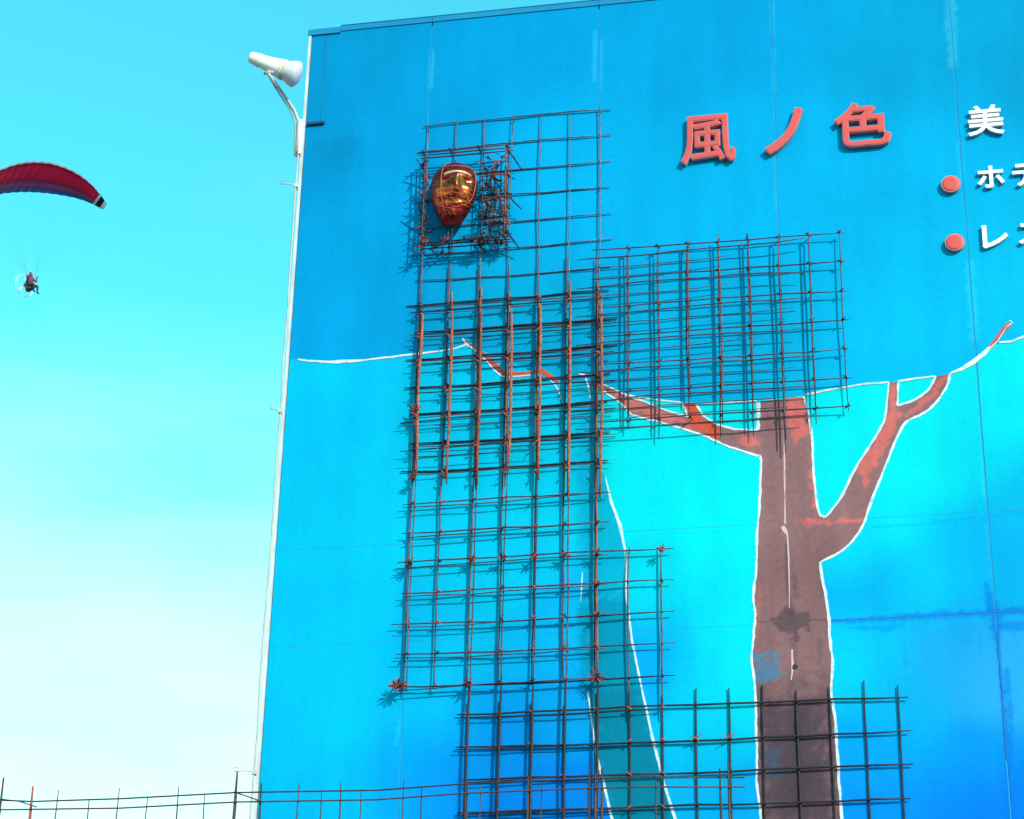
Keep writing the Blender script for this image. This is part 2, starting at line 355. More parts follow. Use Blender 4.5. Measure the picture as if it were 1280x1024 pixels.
for i in range(len(VJ)-1):
    for j in range(len(HJ)-1):
        x0, x1, z0, z1 = VJ[i]+G, VJ[i+1]-G, HJ[j]+.001, HJ[j+1]-.001
        if j == 2: z1 -= 0
        vis = x0 < 1.2 and z1 > 3.3
        nx = max(2, int((x1-x0)/(.0105 if vis else .3)))
        xs = linspace(x0, x1, nx)
        # a vertical column list: lower part up to the white line, upper part above it
        vs = []; fs = []; ks = []
        def sheet(zlo, zhi, L, s):
            hmax = max(zhi(x)-zlo(x) for x in xs)
            if hmax < .002: return
            nz = max(2, int(hmax/(.0105 if vis else .3))); b = len(vs)
            for x in xs:
                a_, b_ = zlo(x), zhi(x)
                for k in range(nz+1):
                    z = a_+(b_-a_)*k/nz
                    vs.append((x, 0, z)); ks.append(L is UPW)
            for p in range(nx):
                for k in range(nz):
                    q = b+p*(nz+1)+k; fs.append((q, q+nz+1, q+nz+2, q+1))
        if z1 < min(zline(x) for x in xs): sheet(lambda x: z0, lambda x: z1, DNW, .022)
        elif z0 > max(zline(x) for x in xs): sheet(lambda x: z0, lambda x: z1, UPW, .12)
        else:
            sheet(lambda x: z0, lambda x: min(z1, zline(x)), DNW, .022); sheet(lambda x: max(z0, zline(x)), lambda x: z1, UPW, .12)
        # returned edges so that the board has thickness
        b = len(vs); e = .012
        ring = [(x0, z0), (x1, z0), (x1, z1), (x0, z1)]
        for (x, z) in ring:
            vs.append((x, 0, z)); vs.append((x, e, z)); ks += [z > 6]*2
        for k in range(4):
            a0 = b+2*k; a1 = b+2*((k+1) % 4); fs.append((a0, a0+1, a1+1, a1))
        o = mk('wall_panel', vs, fs, M['mural'], bld)
        at = o.data.color_attributes.new('paint', 'FLOAT_COLOR', 'POINT')
        X = np.array([v[0] for v in vs]); Z = np.array([v[2] for v in vs]); kk = np.array(ks)[:, None]
        col = np.where(kk, paint(X, Z, UPW, .12), paint(X, Z, DNW, .022))
        if vis:
            for a_ in STROKES: soft_stroke(col, X, Z, *a_)
        at.data.foreach_set('color', np.concatenate([col, np.ones((len(col), 1))], 1).ravel())
mb = MB(); mb.box((XL+.002, .014, GZ+.002), (XR-.002, 6.4, ZT-.05)); mb.build('wall_core', M['render_grey'], bld)
mb = MB(); mb.box((XL-.02, .2, ZT-.045), (XR, 6.45, ZT-.02)); mb.build('roof_deck', M['concrete'], bld)
for z in HJ[1:-1]:
    mb = MB(); mb.box((XL+.003, .0006, z-.0008), (XR-.003, .0132, z+.0008)); mb.build('joint_sealant', M['sealant_h'], bld)
for x in VJ[1:-1]:
    mb = MB(); mb.box((x-G*.9, .0022, GZ+.01), (x+G*.9, .0135, ZT-.052)); mb.build('joint_sealant', M['sealant'], bld)
# pale smears of filler over the upper part of the joints
def ribbon(pts, wd, y, jit=0, seed=1, step=.03):
    rnd = random.Random(seed)
    q = [Vector((a[0], a[1])) for a in pts]; ws = wd if isinstance(wd, (list, tuple)) else [wd]*len(q)
    out = []; ow = []
    for i in range(len(q)-1):
        n = max(1, int((q[i+1]-q[i]).length/step))
        for k in range(n): out.append(q[i].lerp(q[i+1], k/n)); ow.append(ws[i]+(ws[i+1]-ws[i])*k/n)
    out.append(q[-1]); ow.append(ws[-1])
    vs = []
    for i, p in enumerate(out):
        t = (out[min(i+1, len(out)-1)]-out[max(i-1, 0)]).normalized(); nn = Vector((-t.y, t.x))
        for sg in (-1, 1):
            e = p + nn*sg*ow[i]*.5*(1+rnd.uniform(-jit, jit)); vs.append((e.x, y, e.y))
    fs = [(2*i, 2*i+2, 2*i+3, 2*i+1) for i in range(len(out)-1)]
    return vs, fs
def paint_ribbon(name, px, wpx, m, parent=bld, jit=.25, seed=1, step=.03):
    pts = [(P(*q).x, P(*q).z) for q in px]
    wd = [v*.0031 for v in wpx] if isinstance(wpx, (list, tuple)) else wpx*.0031
    vs, fs = ribbon(pts, wd, nexty(), jit, seed, step)
    return mk(name, vs, fixn(fs, vs), m, parent)
def paint_poly(name, px, m, parent=bld, rough=0, seed=3):
    pts = [Vector((P(*q).x, P(*q).z)) for q in px]
    if rough:
        rnd = random.Random(seed); o = []
        for a, b in zip(pts, pts[1:]+pts[:1]):
            n = max(1, int((b-a).length/.012))
            for k in range(n):
                p = a.lerp(b, k/n); o.append(p+Vector((rnd.uniform(-1, 1), rnd.uniform(-1, 1)))*rough)
        pts = o
    y = nexty(); vs = [(p.x, y, p.y) for p in pts]
    tr = tessellate_polygon([[Vector((p.x, p.y, 0)) for p in pts]])
    return mk(name, vs, fixn([tuple(t) for t in tr], vs), m, parent)
paint_ribbon('joint_crack', [(1040,775.5),(1120,771.5),(1200,767.5),(1290,763)], 1.3, M['crack_blue'], jit=.5, seed=5)
paint_ribbon('joint_crack', [(1246,790),(1250,830),(1255,900),(1259,950)], 1.6, M['crack_blue'], jit=.5, seed=6)
# teal trunk behind the lattice
teal_px = [(722,480),(746,480),(750,580),(757,600),(766,630),(775,658),(782,688),(783,745),(790,800),(800,850),(815,920),(830,980),(848,1036),(768,1036),(757,990),(745,940),(734,880),(712,820),(704,740),(704,640)]
painted_sheet('painted_teal_trunk', teal_px, .011, lambda X, Z: paint(X, Z, DNW, .022),
    [([(722,480),(750,480),(754,580),(770,630),(779,658),(786,688),(788,745),(796,800),(806,850),(820,920),(836,980),(852,1040),(768,1040),(757,990),(745,940),(734,880),(728,820),(727,740),(722,640)], (0,184,224), .035, .03, .85),
     ([(726,760),(740,745),(790,745),(796,800),(806,850),(820,920),(836,980),(852,1040),(768,1040),(757,990),(745,940),(734,880),(728,820)], (0,150,186), .05, .05, .75),
     ([(735,860),(808,856),(820,920),(836,980),(852,1040),(768,1040),(757,990),(745,940)], (6,134,164), .05, .05, .7)], M['mural'], bld)
paint_ribbon('painted_outline', [(757,597),(764,628),(775,656),(782,690),(783,745),(790,800),(800,850),(815,920),(830,980),(848,1036)], [1,4,4.5,3.5,3,3,3,3.5,4,4], M['white_line'], seed=11)
paint_ribbon('painted_outline', [(735,864),(740,905),(745,940),(757,990),(768,1036)], [2,3,3.5,4,4], M['white_line'], seed=12)
paint_ribbon('painted_outline', [(728,716),(727,735),(726,752)], [1.2,2,.6], M['white_line'], seed=13)

# painted brown tree
def crom(p, n=5):
    o = []
    for i in range(len(p)-1):
        a, b, c, d = (Vector(p[max(0, min(len(p)-1, i+k))]) for k in (-1, 0, 1, 2))
        for k in range(n):
            t = k/n; q = .5*((2*b)+(c-a)*t+(2*a-5*b+4*c-d)*t*t+(3*b-a-3*c+d)*t**3); o.append((q.x, q.y))
    return o+[tuple(p[-1])]
left_low = [(947.6,570),(951,575),(950,624),(946.5,667),(945,713.5),(941.5,746),(944,767.5),(942,796),(939.7,824.7),(944,860.6),(945,903.7),(946.5,939.7),(945.8,975.6),(950,1011.5),(954,1040)]
right_up = [(1055,1040),(1051.8,1018.7),(1048,961),(1044.6,903.7),(1039,864),(1041,832),(1037.4,796),(1035.6,767.5),(1028.4,724),(1025,703)]
r_branch_out = [(1025,703),(1057,685),(1077,659.7),(1087.7,631),(1107.5,580.6),(1129,532),(1148,520),(1165,508.7),(1182,486),(1188,467)]
r_twig_in = [(1169.4,470.8),(1160.5,487),(1143.4,500),(1121.8,507)]
r_prong = [(1122,477.5),(1111,478)]
r_in = [(1111,478),(1105.7,523),(1093,548),(1068,587.8),(1053.6,618),(1034.5,643.5),(1028.4,645),(1023,638),(1017.6,598.6),(1014,537.5),(1005,496)]
l_top = [(948,502),(947,538),(918,536),(895.6,530.6),(878.6,519),(870,505)]
l_stub = [(868.7,503.7),(853,503.7),(860,520.7)]
l_up = [(860,520.7),(833,513.6),(805,502),(788,496.6),(768,486.7),(751,479.6)]
l_tip = [(740,477),(735,480),(742,484)]
l_low = [(751,486.7),(776.6,505),(790.8,519),(824.8,527.8),(867.3,540.5),(890,549),(912.6,559),(947.6,570)]
left_low, right_up, r_branch_out, r_twig_in, r_in, l_up, l_low = (crom(q) for q in (left_low, right_up, r_branch_out, r_twig_in, r_in, l_up, l_low))
trunk = left_low + right_up + r_branch_out[1:] + r_twig_in + r_prong + r_in[1:] + l_top + l_stub + l_up[1:] + l_tip + l_low[:-1]
TREE_PATCHES = [
    ([(984,499),(1004,497),(1008,520),(1012,542),(1001,546),(996,556),(989,552),(992,537),(983,530)], (222, 122, 116), 0.006, 0.022, 0.85),
    ([(1012,560),(1016,590),(1022,632),(1018,632),(1011,596)], (222, 122, 116), 0.006, 0.022, 0.85),
    ([(1112,500),(1120,512),(1126,518),(1110,552),(1096,582),(1085,600),(1080,612),(1076,596),(1070,588),(1094,550),(1107,524)], (222, 122, 116), 0.006, 0.022, 0.85),
    ([(1112,480),(1121,480),(1120,507),(1124,514),(1112,516)], (222, 122, 116), 0.006, 0.022, 0.85),
    ([(1130,516),(1150,505),(1164,492),(1172,474),(1185,470),(1172,492),(1156,506),(1138,519)], (222, 122, 116), 0.006, 0.022, 0.85),
    ([(752,482),(770,490),(790,500),(806,505),(834,517),(856,523),(866,532),(880,541),(862,536),(826,524),(794,515),(778,503)], (222, 122, 116), 0.006, 0.022, 0.85),
    ([(855,505),(868,505),(876,520),(893,532),(902,536),(896,548),(880,541),(864,532),(862,520)], (238, 96, 64), 0.006, 0.015, 0.9),
    ([(920,545),(944,544),(948,556),(935,558),(926,553)], (222, 122, 116), 0.006, 0.022, 0.85),
    ([(1000,652),(1046,650),(1074,648),(1076,652),(1040,655),(1004,657)], (222, 122, 116), 0.006, 0.022, 0.85),
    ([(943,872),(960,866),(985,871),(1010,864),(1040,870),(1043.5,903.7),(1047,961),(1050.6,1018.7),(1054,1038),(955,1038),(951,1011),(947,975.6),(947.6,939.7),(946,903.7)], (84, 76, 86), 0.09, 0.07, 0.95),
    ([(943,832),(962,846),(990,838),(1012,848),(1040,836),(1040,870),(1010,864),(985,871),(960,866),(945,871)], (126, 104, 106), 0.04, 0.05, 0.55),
    ([(962,774),(975,768),(984,760),(990,766),(1004,762),(1012,772),(1016,778),(1004,786),(1000,800),(994,806),(988,796),(978,788),(968,782)], (92, 80, 88), 0.008, 0.03, 0.75),
    ([(945,822),(958,818),(974,822),(978,840),(968,850),(947,852)], (78,146,184), .008, .045, .8),
    ([(952,940),(974,936),(980,964),(966,976),(952,970)], (66,104,132), .02, .04, .5),
]
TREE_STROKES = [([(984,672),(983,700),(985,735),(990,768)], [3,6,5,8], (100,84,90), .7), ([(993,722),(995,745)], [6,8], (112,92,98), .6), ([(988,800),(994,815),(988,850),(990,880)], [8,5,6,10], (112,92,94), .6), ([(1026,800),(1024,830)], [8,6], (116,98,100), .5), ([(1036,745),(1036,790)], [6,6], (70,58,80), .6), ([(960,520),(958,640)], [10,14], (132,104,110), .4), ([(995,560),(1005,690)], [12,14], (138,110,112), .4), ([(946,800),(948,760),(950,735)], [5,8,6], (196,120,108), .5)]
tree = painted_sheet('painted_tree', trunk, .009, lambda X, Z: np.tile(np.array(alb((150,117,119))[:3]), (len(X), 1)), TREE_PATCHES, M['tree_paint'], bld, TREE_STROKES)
tree['label'] = 'bare brown tree painted on the wall with white edges'
paint_ribbon('crack', [(946,778),(980,776.5),(1010,775.5),(1036,774)], 1.8, M['stain'], jit=.5)
paint_ribbon('bare_joint_line', [(980,500),(980.5,560),(981.5,655)], [2,2.2,2.6], M['seal_white'], jit=.3, seed=23)
paint_ribbon('bare_joint_line', [(978,658),(981,664),(984,668),(986,700),(987,760)], [5,6,2.5,2,1.2], M['seal_white'], jit=.3, seed=24)
paint_ribbon('bare_joint_line', [(990,812),(991,830),(989,850)], [2.2,3,2], M['seal_white'], jit=.4, seed=25)
paint_poly('knot_hole', [(991,831),(995,830),(998,834),(994,838),(990,836)], M['black_steel'])
# white outlines
for k, (pts, w_) in enumerate(((left_low, 3.6), (right_up, 3.9), (r_branch_out, 3.6), (r_twig_in, 3.4), ([(1123,478),(1121.8,507)], 3.5), (r_in, 3.5),
                       ([(948,502),(947.5,538)], 5.5), ([(947,538),(918,536.6),(895.6,531),(878.6,519.5),(870,505)], 3), ([(853,503.7),(860,520.7),(833,513.6),(805,502),(788,496.6),(768,486.7),(751,479.6)], [4,4,2.5,3,3,2.5,2]), (l_low, 3.4))):
    paint_ribbon('painted_outline', pts, w_, M['white_line'], seed=40+k, jit=.42, step=.022)
# far thin branch on the left and the white horizon line
paint_ribbon('painted_thin_branch', [(579,424),(584,428.5),(596,436),(610,447.5),(620,458),(630,467),(648,467.5),(665,466),(675,463),(686,469),(698,478)], [3,4,4,6,7.5,7,5.5,6,9,8,4], M['orange'], seed=60, jit=.15)
paint_ribbon('painted_outline', [(578,423),(583,430),(595,439),(608,451),(618,463),(628,471),(648,470.6),(664,469)], [2,3.5,2.5,2.5,2.5,2.5,2,1.6], M['white_line'], seed=61)
paint_ribbon('painted_outline', [(684,472),(692,479),(698,488),(702,500)], [1.6,2,2,1], M['white_line'], seed=62)
paint_ribbon('painted_outline', [(722,467),(731,469),(735,482),(738,498)], [1.5,3.4,2.4,1.6], M['white_line'], seed=63)
paint_ribbon('painted_horizon', line_px[1:13], [3.2,3,3.5,5.5,4.6,3.4,3.2,3.4,4.2,3,2.6,2.6], M['white_line'], seed=64, jit=.35)
paint_ribbon('painted_horizon', [(782,493),(799,497),(826,500.5),(853,503.5)], 2.4, M['white_line'], seed=65, jit=.35)
paint_ribbon('painted_horizon', [(870,505),(890,504.4),(905,504),(946,501.5)], 3, M['white_line'], seed=66, jit=.35)
paint_ribbon('painted_horizon', [(1006,494),(1024,490),(1050,485),(1080,480.5),(1111,478)], 3, M['white_line'], seed=67, jit=.35)
paint_ribbon('painted_horizon', [(1122,477),(1145,473.5),(1169,470.5)], 3, M['white_line'], seed=68, jit=.3)
paint_ribbon('painted_horizon', [(1188,466.5),(1202,462),(1216,453.5),(1230,442.5),(1241,431)], [3,6,7,6.5,5], M['white_line'], seed=69)
paint_ribbon('painted_thin_branch', [(1238,434),(1246,424),(1254,413),(1262,405)], [7,7,7.5,8], M['coral'], seed=70, jit=.1)
paint_ribbon('painted_outline', [(1236,437),(1247,427),(1258,409),(1266,403.5),(1262,401)], [2,1.2,1,2.4,3.2], M['white_line'], seed=71)
paint_ribbon('painted_horizon', [(1249,428.6),(1264,427),(1280,421),(1330,410),(1400,400)], 3.4, M['white_line'], seed=72)

# coping along the top, corner cap, trim
for i in range(len(VJ)-1):
    a, b = VJ[i], VJ[i+1]
    if i == 0: a += .16
    mb = MB(); mb.box((a+.001, -.005, ZT-.030), (b-.001, .3, ZT+.002)); mb.box((a+.001, -.0075, ZT+.0025), (b-.001, .3, ZT+.006)); mb.build('coping', M['cap'], bld)
mb = MB(); mb.box((XL-.020, -.009, ZT-.042), (XL+.16, .3, ZT-.006)); mb.build('corner_cap', M['cap'], bld)
mb = MB(); mb.box((XL-.0135, -.010, GZ+.01), (XL-.001, .12, ZT-.047)); mb.build('corner_trim', M['trim'], bld)
q0, q1 = P(386, 155.5), P(406, 153)
mb = MB(); mb.box((q0.x-.005, -.016, q0.z-.01), (q1.x, -.0005, q0.z+.004)); mb.build('flashing_lip', M['dark'], bld)
mb = MB(); mb.box((P(408,50).x, -.003, q0.z+.01), (P(408,50).x+.004, -.0004, ZT-.06)); mb.build('flashing_edge', M['cap'], bld)
# side walls / back are the core; low plinth
mb = MB(); mb.box((XL-.01, -.05, GZ+.003), (XR, -.006, GZ+.4)); mb.build('plinth', M['render_grey'], bld)

# ------------------------------------------------------------------ conduit with hooks at the wall corner
def xw(px, py, d=0): return P(px, py, d)
cx = XL-.024
cond = thing('corner_conduit', (cx, -.01, GZ), 'thin grey conduit running up the white corner trim below the lamp', 'conduit')
ztop = P(372, 192, .02).z
mb = MB(); mb.tube([(cx+random.uniform(-.004, .004), -.01, z) for z in linspace(GZ+.002, ztop, 26)], .0055, 8); mb.build('pipe', M['conduit'], cond, True)
for (px, py, ln) in ((360, 232, .055), (350, 513, .012), (312, 965, .06)):
    z = P(px, py, .02).z
    mb = MB(); mb.tube([(cx-.003, -.016, z), (cx-.02-ln*.3, -.03, z+.004), (cx-.02-ln, -.05, z-.004), (cx-.024-ln, -.055, z+.012), (cx-.012-ln*.6, -.045, z+.02)], .003, 6); mb.build('hook', M['conduit'], cond, True)
    mb = MB(); mb.box((cx-.009, -.02, z-.01), (cx+.0095, .02, z+.01)); mb.build('saddle_clip', M['trim'], cond)

# ------------------------------------------------------------------ flood lamp
M['lamp_white'] = mat('white_enamel', (.84, .83, .80), (.74, .73, .70), .35, scale=10)
M['bulb'] = mat('frosted_lamp_glass', (.62, .62, .68), (.56, .56, .63), .2, scale=5, spec=.6)
M['brass'] = mat('yellowed_gasket', (.62, .56, .42), (.50, .40, .22), .6, scale=26)
lampb = P(372, 170, .04); lampb.x = XL-.02
lamp = thing('flood_lamp', lampb, 'white reflector flood lamp on a bent arm at the corner of the wall', 'lamp')
A = P(311.5, 71, .30); B = P(366, 92, .22); ax = (B-A); Ln = ax.length; ax.normalize()
mb = MB(); mb.lathe(A, ax, [(0, .012), (.002, .026), (.01, .031), (Ln*.45, .041), (Ln*.70, .052), (Ln*.76, .056), (Ln*.765, .05)], 24); mb.build('housing', M['lamp_white'], lamp, True)
mb = MB(); mb.lathe(A+ax*Ln*.70, ax, [(0, .045), (.003, .0535), (.03, .0565), (.034, .05)], 24); mb.build('gasket', M['brass'], lamp, True)
pr = [(0, .047), (.012, .054), (.03, .063), (.05, .070), (.064, .0725), (.072, .072), (.078, .068), (.086, .058), (.093, .042), (.097, .024), (.0985, .008)]
mb = MB(); mb.lathe(A+ax*(Ln*.79), ax, pr, 28); mb.build('reflector_bulb', M['bulb'], lamp, True)
j0 = P(336, 93, .27); j1 = P(352, 115, .17); j2 = P(367, 137, .08); j3 = P(374, 152, .03)
j3.x = XL-.03; j4 = Vector((XL-.03, -.03, P(371, 190, .03).z))
mb = MB(); mb.tube([j0+Vector((0, 0, .03)), j0, j1, j2, j3, j4], .0095, 10); mb.build('arm', M['trim'], lamp, True)
mb = MB(); mb.tube([j0+Vector((-.012, -.01, .01)), j1+Vector((-.017, -.008, -.004)), j2+Vector((-.017, -.008, -.004)), j3+Vector((-.016, -.006, -.01)), j4+Vector((-.004, -.012, -.03))], .004, 8); mb.build('cable', M['conduit'], lamp, True)
mb = MB(); mb.box((XL-.047, -.02, j4.z-.002), (XL-.014, .02, j3.z+.02)); mb.build('bracket', M['lamp_white'], lamp)
for k in range(3):
    mb = MB(); mb.lathe(A+ax*Ln*(.12+.05*k), ax, [(0, .030+.0022*k), (.001, .0345+.0022*k), (.005, .035+.0022*k), (.006, .030+.0022*k)], 24); mb.build('cooling_rib', M['lamp_white'], lamp, True)
mb = MB(); mb.lathe(j0+Vector((-.026, 0, .01)), (1, 0, 0), [(0, .009), (.052, .009)], 12); mb.build('pivot_bolt', M['conduit'], lamp, True)

# ------------------------------------------------------------------ sign letters
M['coral_face'] = mat('coral_letter_face', alb((250, 94, 80)), alb((228, 96, 92)), .5, scale=9, detail=8, stretch=(1, 1, .4))
M['coral_side'] = mat('coral_letter_return', alb((250, 170, 168)), alb((232, 140, 142)), .5, scale=14)
M['coral_rim'] = mat('pale_letter_rim', alb((246, 150, 146)), alb((236, 130, 128)), .5, scale=14)
M['white_face'] = mat('white_letter_face', (.86, .86, .85), (.70, .72, .72), .5, scale=12, detail=8, lo=.45, hi=.75, stretch=(1, 1, .4))
M['white_side'] = mat('white_letter_return', (.60, .62, .64), (.5, .52, .55), .5, scale=14)
def letter(ch, name, box, depth, off, mats, label, group, y0=.006):
    cu_ = bpy.data.curves.new('t', 'FONT'); cu_.body = ch; cu_.resolution_u = 4
    to = bpy.data.objects.new('t', cu_); COL.objects.link(to); bpy.context.view_layer.update()
    dg = bpy.context.evaluated_depsgraph_get(); me = bpy.data.meshes.new_from_object(to.evaluated_get(dg))
    bpy.data.objects.remove(to)
    bm = bold_glyph(me, off)
    bi = bold_glyph(me, off-.014) if mats is RED else None
    xs = [v.co.x for v in bm.verts]; ys = [v.co.y for v in bm.verts]
    px0, py0, px1, py1 = box; cxp, cyp = (px0+px1)/2, (py0+py1)/2
    d = y0+depth
    W = P(px1, cyp, d).x-P(px0, cyp, d).x; slope = .073*(px1-px0)
    H_ = P(cxp, py0+slope*.5, d).z-P(cxp, py1-slope*.5, d).z
    C = P(cxp, cyp, d)
    mx_, my_ = (min(xs)+max(xs))/2, (min(ys)+max(ys))/2; sx = W/(max(xs)-min(xs)); sy = H_/(max(ys)-min(ys))
    vs = []; fs = []; mi = []
    bm.verts.ensure_lookup_table(); n = len(bm.verts)
    for yy in (-(depth), 0):
        for v in bm.verts: vs.append((C.x+(v.co.x-mx_)*sx, -y0+yy, C.z+(v.co.y-my_)*sy))
    for f in bm.faces:
        q = [v.index for v in f.verts]
        fs.append(tuple(q)); fs.append(tuple(i+n for i in q[::-1])); mi += [0, 1]
    for e in bm.edges:
        if len(e.link_faces) == 1:
            l = e.link_loops[0]; a, b = l.vert.index, l.link_loop_next.vert.index
            fs.append((b, a, a+n, b+n)); mi.append(1)
    bm.faces.ensure_lookup_table(); pins = [bm.faces[int(len(bm.faces)*t)].calc_center_median() for t in (.2, .8)]
    bm.free()
    fs0 = []
    for f, k in zip(fs, mi):
        fs0.append(f)
    th = bpy.data.objects.new(name, None); COL.objects.link(th); th.location = (C.x, 0, C.z-H_/2); tag(th, label, 'sign letter', group)
    th.empty_display_size = .05
    def sub(nm, k, m):
        idx = [i for i, q in enumerate(mi) if q == k]; mp_ = {}; v2 = []; f2 = []
        for i in idx:
            r = []
            for a in fs[i]:
                if a not in mp_: mp_[a] = len(v2); v2.append(vs[a])
                r.append(mp_[a])
            f2.append(tuple(r))
        if k == 0: f2 = fixn(f2, v2)
        return mk(nm, v2, f2, m, th)
    sub('letter_face', 0, mats[0]); sub('letter_return', 1, mats[1])
    if bi:
        v2 = [(C.x+(v.co.x-mx_)*sx, -y0-depth-.0025, C.z+(v.co.y-my_)*sy) for v in bi.verts]
        mk('letter_panel', v2, fixn([tuple(v.index for v in f.verts) for f in bi.faces], v2), M['coral_face'], th); bi.free()
    for p in pins:                                             # the pins that hold the letter off the wall
        x_, z_ = C.x+(p.x-mx_)*sx, C.z+(p.y-my_)*sy
        mb = MB(); mb.tube([(x_, 0, z_), (x_, -y0-.002, z_)], .003, 6); mb.build('pin', mats[1], th)
    return th
RED = (M['coral_rim'], M['coral_side']); WHT = (M['white_face'], M['white_side'])
letter('風', 'sign_character', (850.5,141,919,205), .024, .016, RED, 'coral red character with a boxed frame, beside the coral slash stroke', None)
letter('ノ', 'sign_character', (955,133.5,1004,192.5), .024, .026, RED, 'coral red character that is one single curved slash', None)
letter('色', 'sign_character', (1043,125,1113,184.5), .024, .021, RED, 'coral red character with two small windows over an open hook', None)
letter('美', 'sign_character', (1209,129.5,1254.5,170), .016, .016, WHT, 'white character with several stacked bars, above the bullet rows', None)
letter('ホ', 'sign_character', (1221.5,206,1255.5,235.5), .014, .022, WHT, 'white cross shaped character next to the upper coral bullet', None)
letter('テ', 'sign_character', (1265.5,203,1298,233), .014, .022, WHT, 'white two bar character at the end of the upper bullet row', None)
letter('レ', 'sign_character', (1227.5,279.5,1260,310.5), .014, .022, WHT, 'white hook shaped character next to the lower coral bullet', None)
letter('ス', 'sign_character', (1273,277,1306,305), .014, .022, WHT, 'white character at the end of the lower bullet row', None)
for (px, py, lab) in ((1188.5, 229.6, 'round coral bullet dot on the upper row of white characters'), (1193.4, 302.6, 'round coral bullet dot on the lower row of white characters')):
    C = P(px, py, .024); r = .0465
    th = thing('sign_bullet', (C.x, 0, C.z-r), lab, 'sign dot')
    mb = MB(); mb.lathe((C.x, -.002, C.z), (0, -1, 0), [(0, r*.97), (.003, r), (.020, r), (.022, r*.985)], 40); mb.build('bullet_return', M['coral_side'], th, False)
    mb = MB(); mb.lathe((C.x, -.0242, C.z), (0, -1, 0), [(0, r*.88), (.002, r*.87), (.0035, r*.80), (.004, r*.5)], 40); mb.build('bullet_face', M['coral_face'], th, True)

# ------------------------------------------------------------------ rebar
def bar(name, a, b, r, m, parent, wob=.0025, seg=.15, n=6):
    a = Vector(a); b = Vector(b); L = (b-a).length; k = max(2, int(L/seg))
    wob *= 1.35; bow = random.uniform(-1, 1)*wob*1.8
    t = (b-a).normalized(); u = t.cross(Vector((0, 1, 0.1))).normalized(); v = t.cross(u)
    pts = []
    for i in range(k+1):
        f = i/k
        o = u*(random.uniform(-wob, wob)*.6+bow*math.sin(math.pi*f)) + v*random.uniform(-wob, wob)*.5
        pts.append(a.lerp(b, f)+o)
    rr = [r*BAR*random.uniform(.84, 1.12) for _ in pts]; rr[0] *= .6; rr[-1] *= .6
    mb = MB(); mb.tube(pts, rr, n); return mb.build(name, m, parent, True)
BAR = .86
CX = lambda k: -2.484+.15*k
RZ = lambda r: 7.863-.1523*r
def shift(x, z, d):          # measured on the wall plane -> same sight line, d metres in front of the wall
    f = (9.57-d)/9.57
    return Vector((x*f, -d, 1.6+(z-1.6)*f))
ru = lambda a: random.uniform(-a, a)

fig = thing('rebar_figure', (CX(3), -.1, GZ), 'rusty rebar lattice figure with a copper head and one square arm, on the wall', 'sculpture')
# --- flat top panel close to the wall
d = .02
for k in range(7):
    p = shift(CX(k)+ru(.004), RZ(0)+.025, d); q = shift(CX(k), RZ(7), d)
    bar('vertical_bar', p, q, .0040, M['blue_steel'], fig, .003)
for r in range(7):
    p = shift(CX(0)-(.03 if r == 0 else .06+ru(.03)), RZ(r), d-.011); q = shift(CX(6)+.055+ru(.01), RZ(r), d-.011)
    bar('horizontal_bar', p, q, .0042, M['blue_steel'], fig, .004)
# --- chest and trunk verticals, three layers deep in the chest
LAY = (.02, .036, .052)
for li, d in enumerate(LAY):
    for k in range(7):
        x = CX(k)+ru(.003)+(-.007, .004, .0135)[li]
        if li == 0: z0, z1 = RZ(5.6+ru(.3)), RZ(20.15)
        elif li == 1: z0, z1 = RZ(6.7+ru(.3)), RZ(13.6+ru(.5) if k < 6 else 20.1)
        else: z0, z1 = RZ(7.3+ru(.1)), RZ(13.2+ru(.5) if k < 5 else 14.2)
        bar('vertical_bar', shift(x, z0, d), shift(x+ru(.003), z1, d), (.0052, .0072, .0090)[li], (M['mauve'], M['rust'], M['rust'])[li], fig, .003)
    for r in range(7, 14):
        zz = RZ(r+.12*li-.1)
        if li == 2 and r > 12: continue
        a = shift(CX(0)-.055+ru(.03), zz+ru(.006), d-.012); b = shift(CX(6)+.07+ru(.03), zz+ru(.006), d-.012)
        bar('horizontal_bar', a, b, (.0054, .0034, .004)[li], (M['black_steel'], M['mauve'], M['black_steel'])[li], fig, .004)
# short intermediate rods across the chest
for r in range(7, 13):
    for q in range(1):
        k0 = random.choice((0, 0, 1, 2)); k1 = random.choice((4, 5, 6, 6))
        zz = RZ(r+.3+.32*q+ru(.08)); d = random.choice((.03, .05))
        bar('cross_rod', shift(CX(k0)-.06, zz, d), shift(CX(k1)+.07, zz+ru(.015), d), .0026, random.choice((M['black_steel'], M['mauve'])), fig, .004)
# --- lower trunk, two close layers
for k in (0, 2, 3, 4, 5):
    bar('vertical_bar', shift(CX(k)+.012, RZ(13.2), .036), shift(CX(k)+.008, RZ(20.2 if k < 2 else 21.2), .036), .0044, M['mauve'], fig, .003)
for r in range(14, 21):
    xe = CX(6)+.06 if r < 16 else CX(8)+.06
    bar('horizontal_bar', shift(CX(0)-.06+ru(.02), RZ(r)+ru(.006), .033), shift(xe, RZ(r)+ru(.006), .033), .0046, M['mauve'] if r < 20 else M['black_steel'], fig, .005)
    bar('horizontal_bar', shift(CX(0)-.05+ru(.03), RZ(r+.12)+ru(.01), .044), shift(CX(6)+.05, RZ(r+.02)+ru(.01), .044), .0036, M['mauve'], fig, .005)
for k in (7, 8):
    bar('vertical_bar', shift(CX(k), RZ(15.85), .022), shift(CX(k), RZ(21.3), .022), .0055, M['mauve'], fig, .003)
# the legs that carry it down to the terrace
for k in (2, 3, 4, 5, 6):
    p = shift(CX(k)+.005, RZ(20), .04)
    bar('leg_bar', p, (p.x, p.y, GZ), .0072, M['black_steel'], fig, .002)
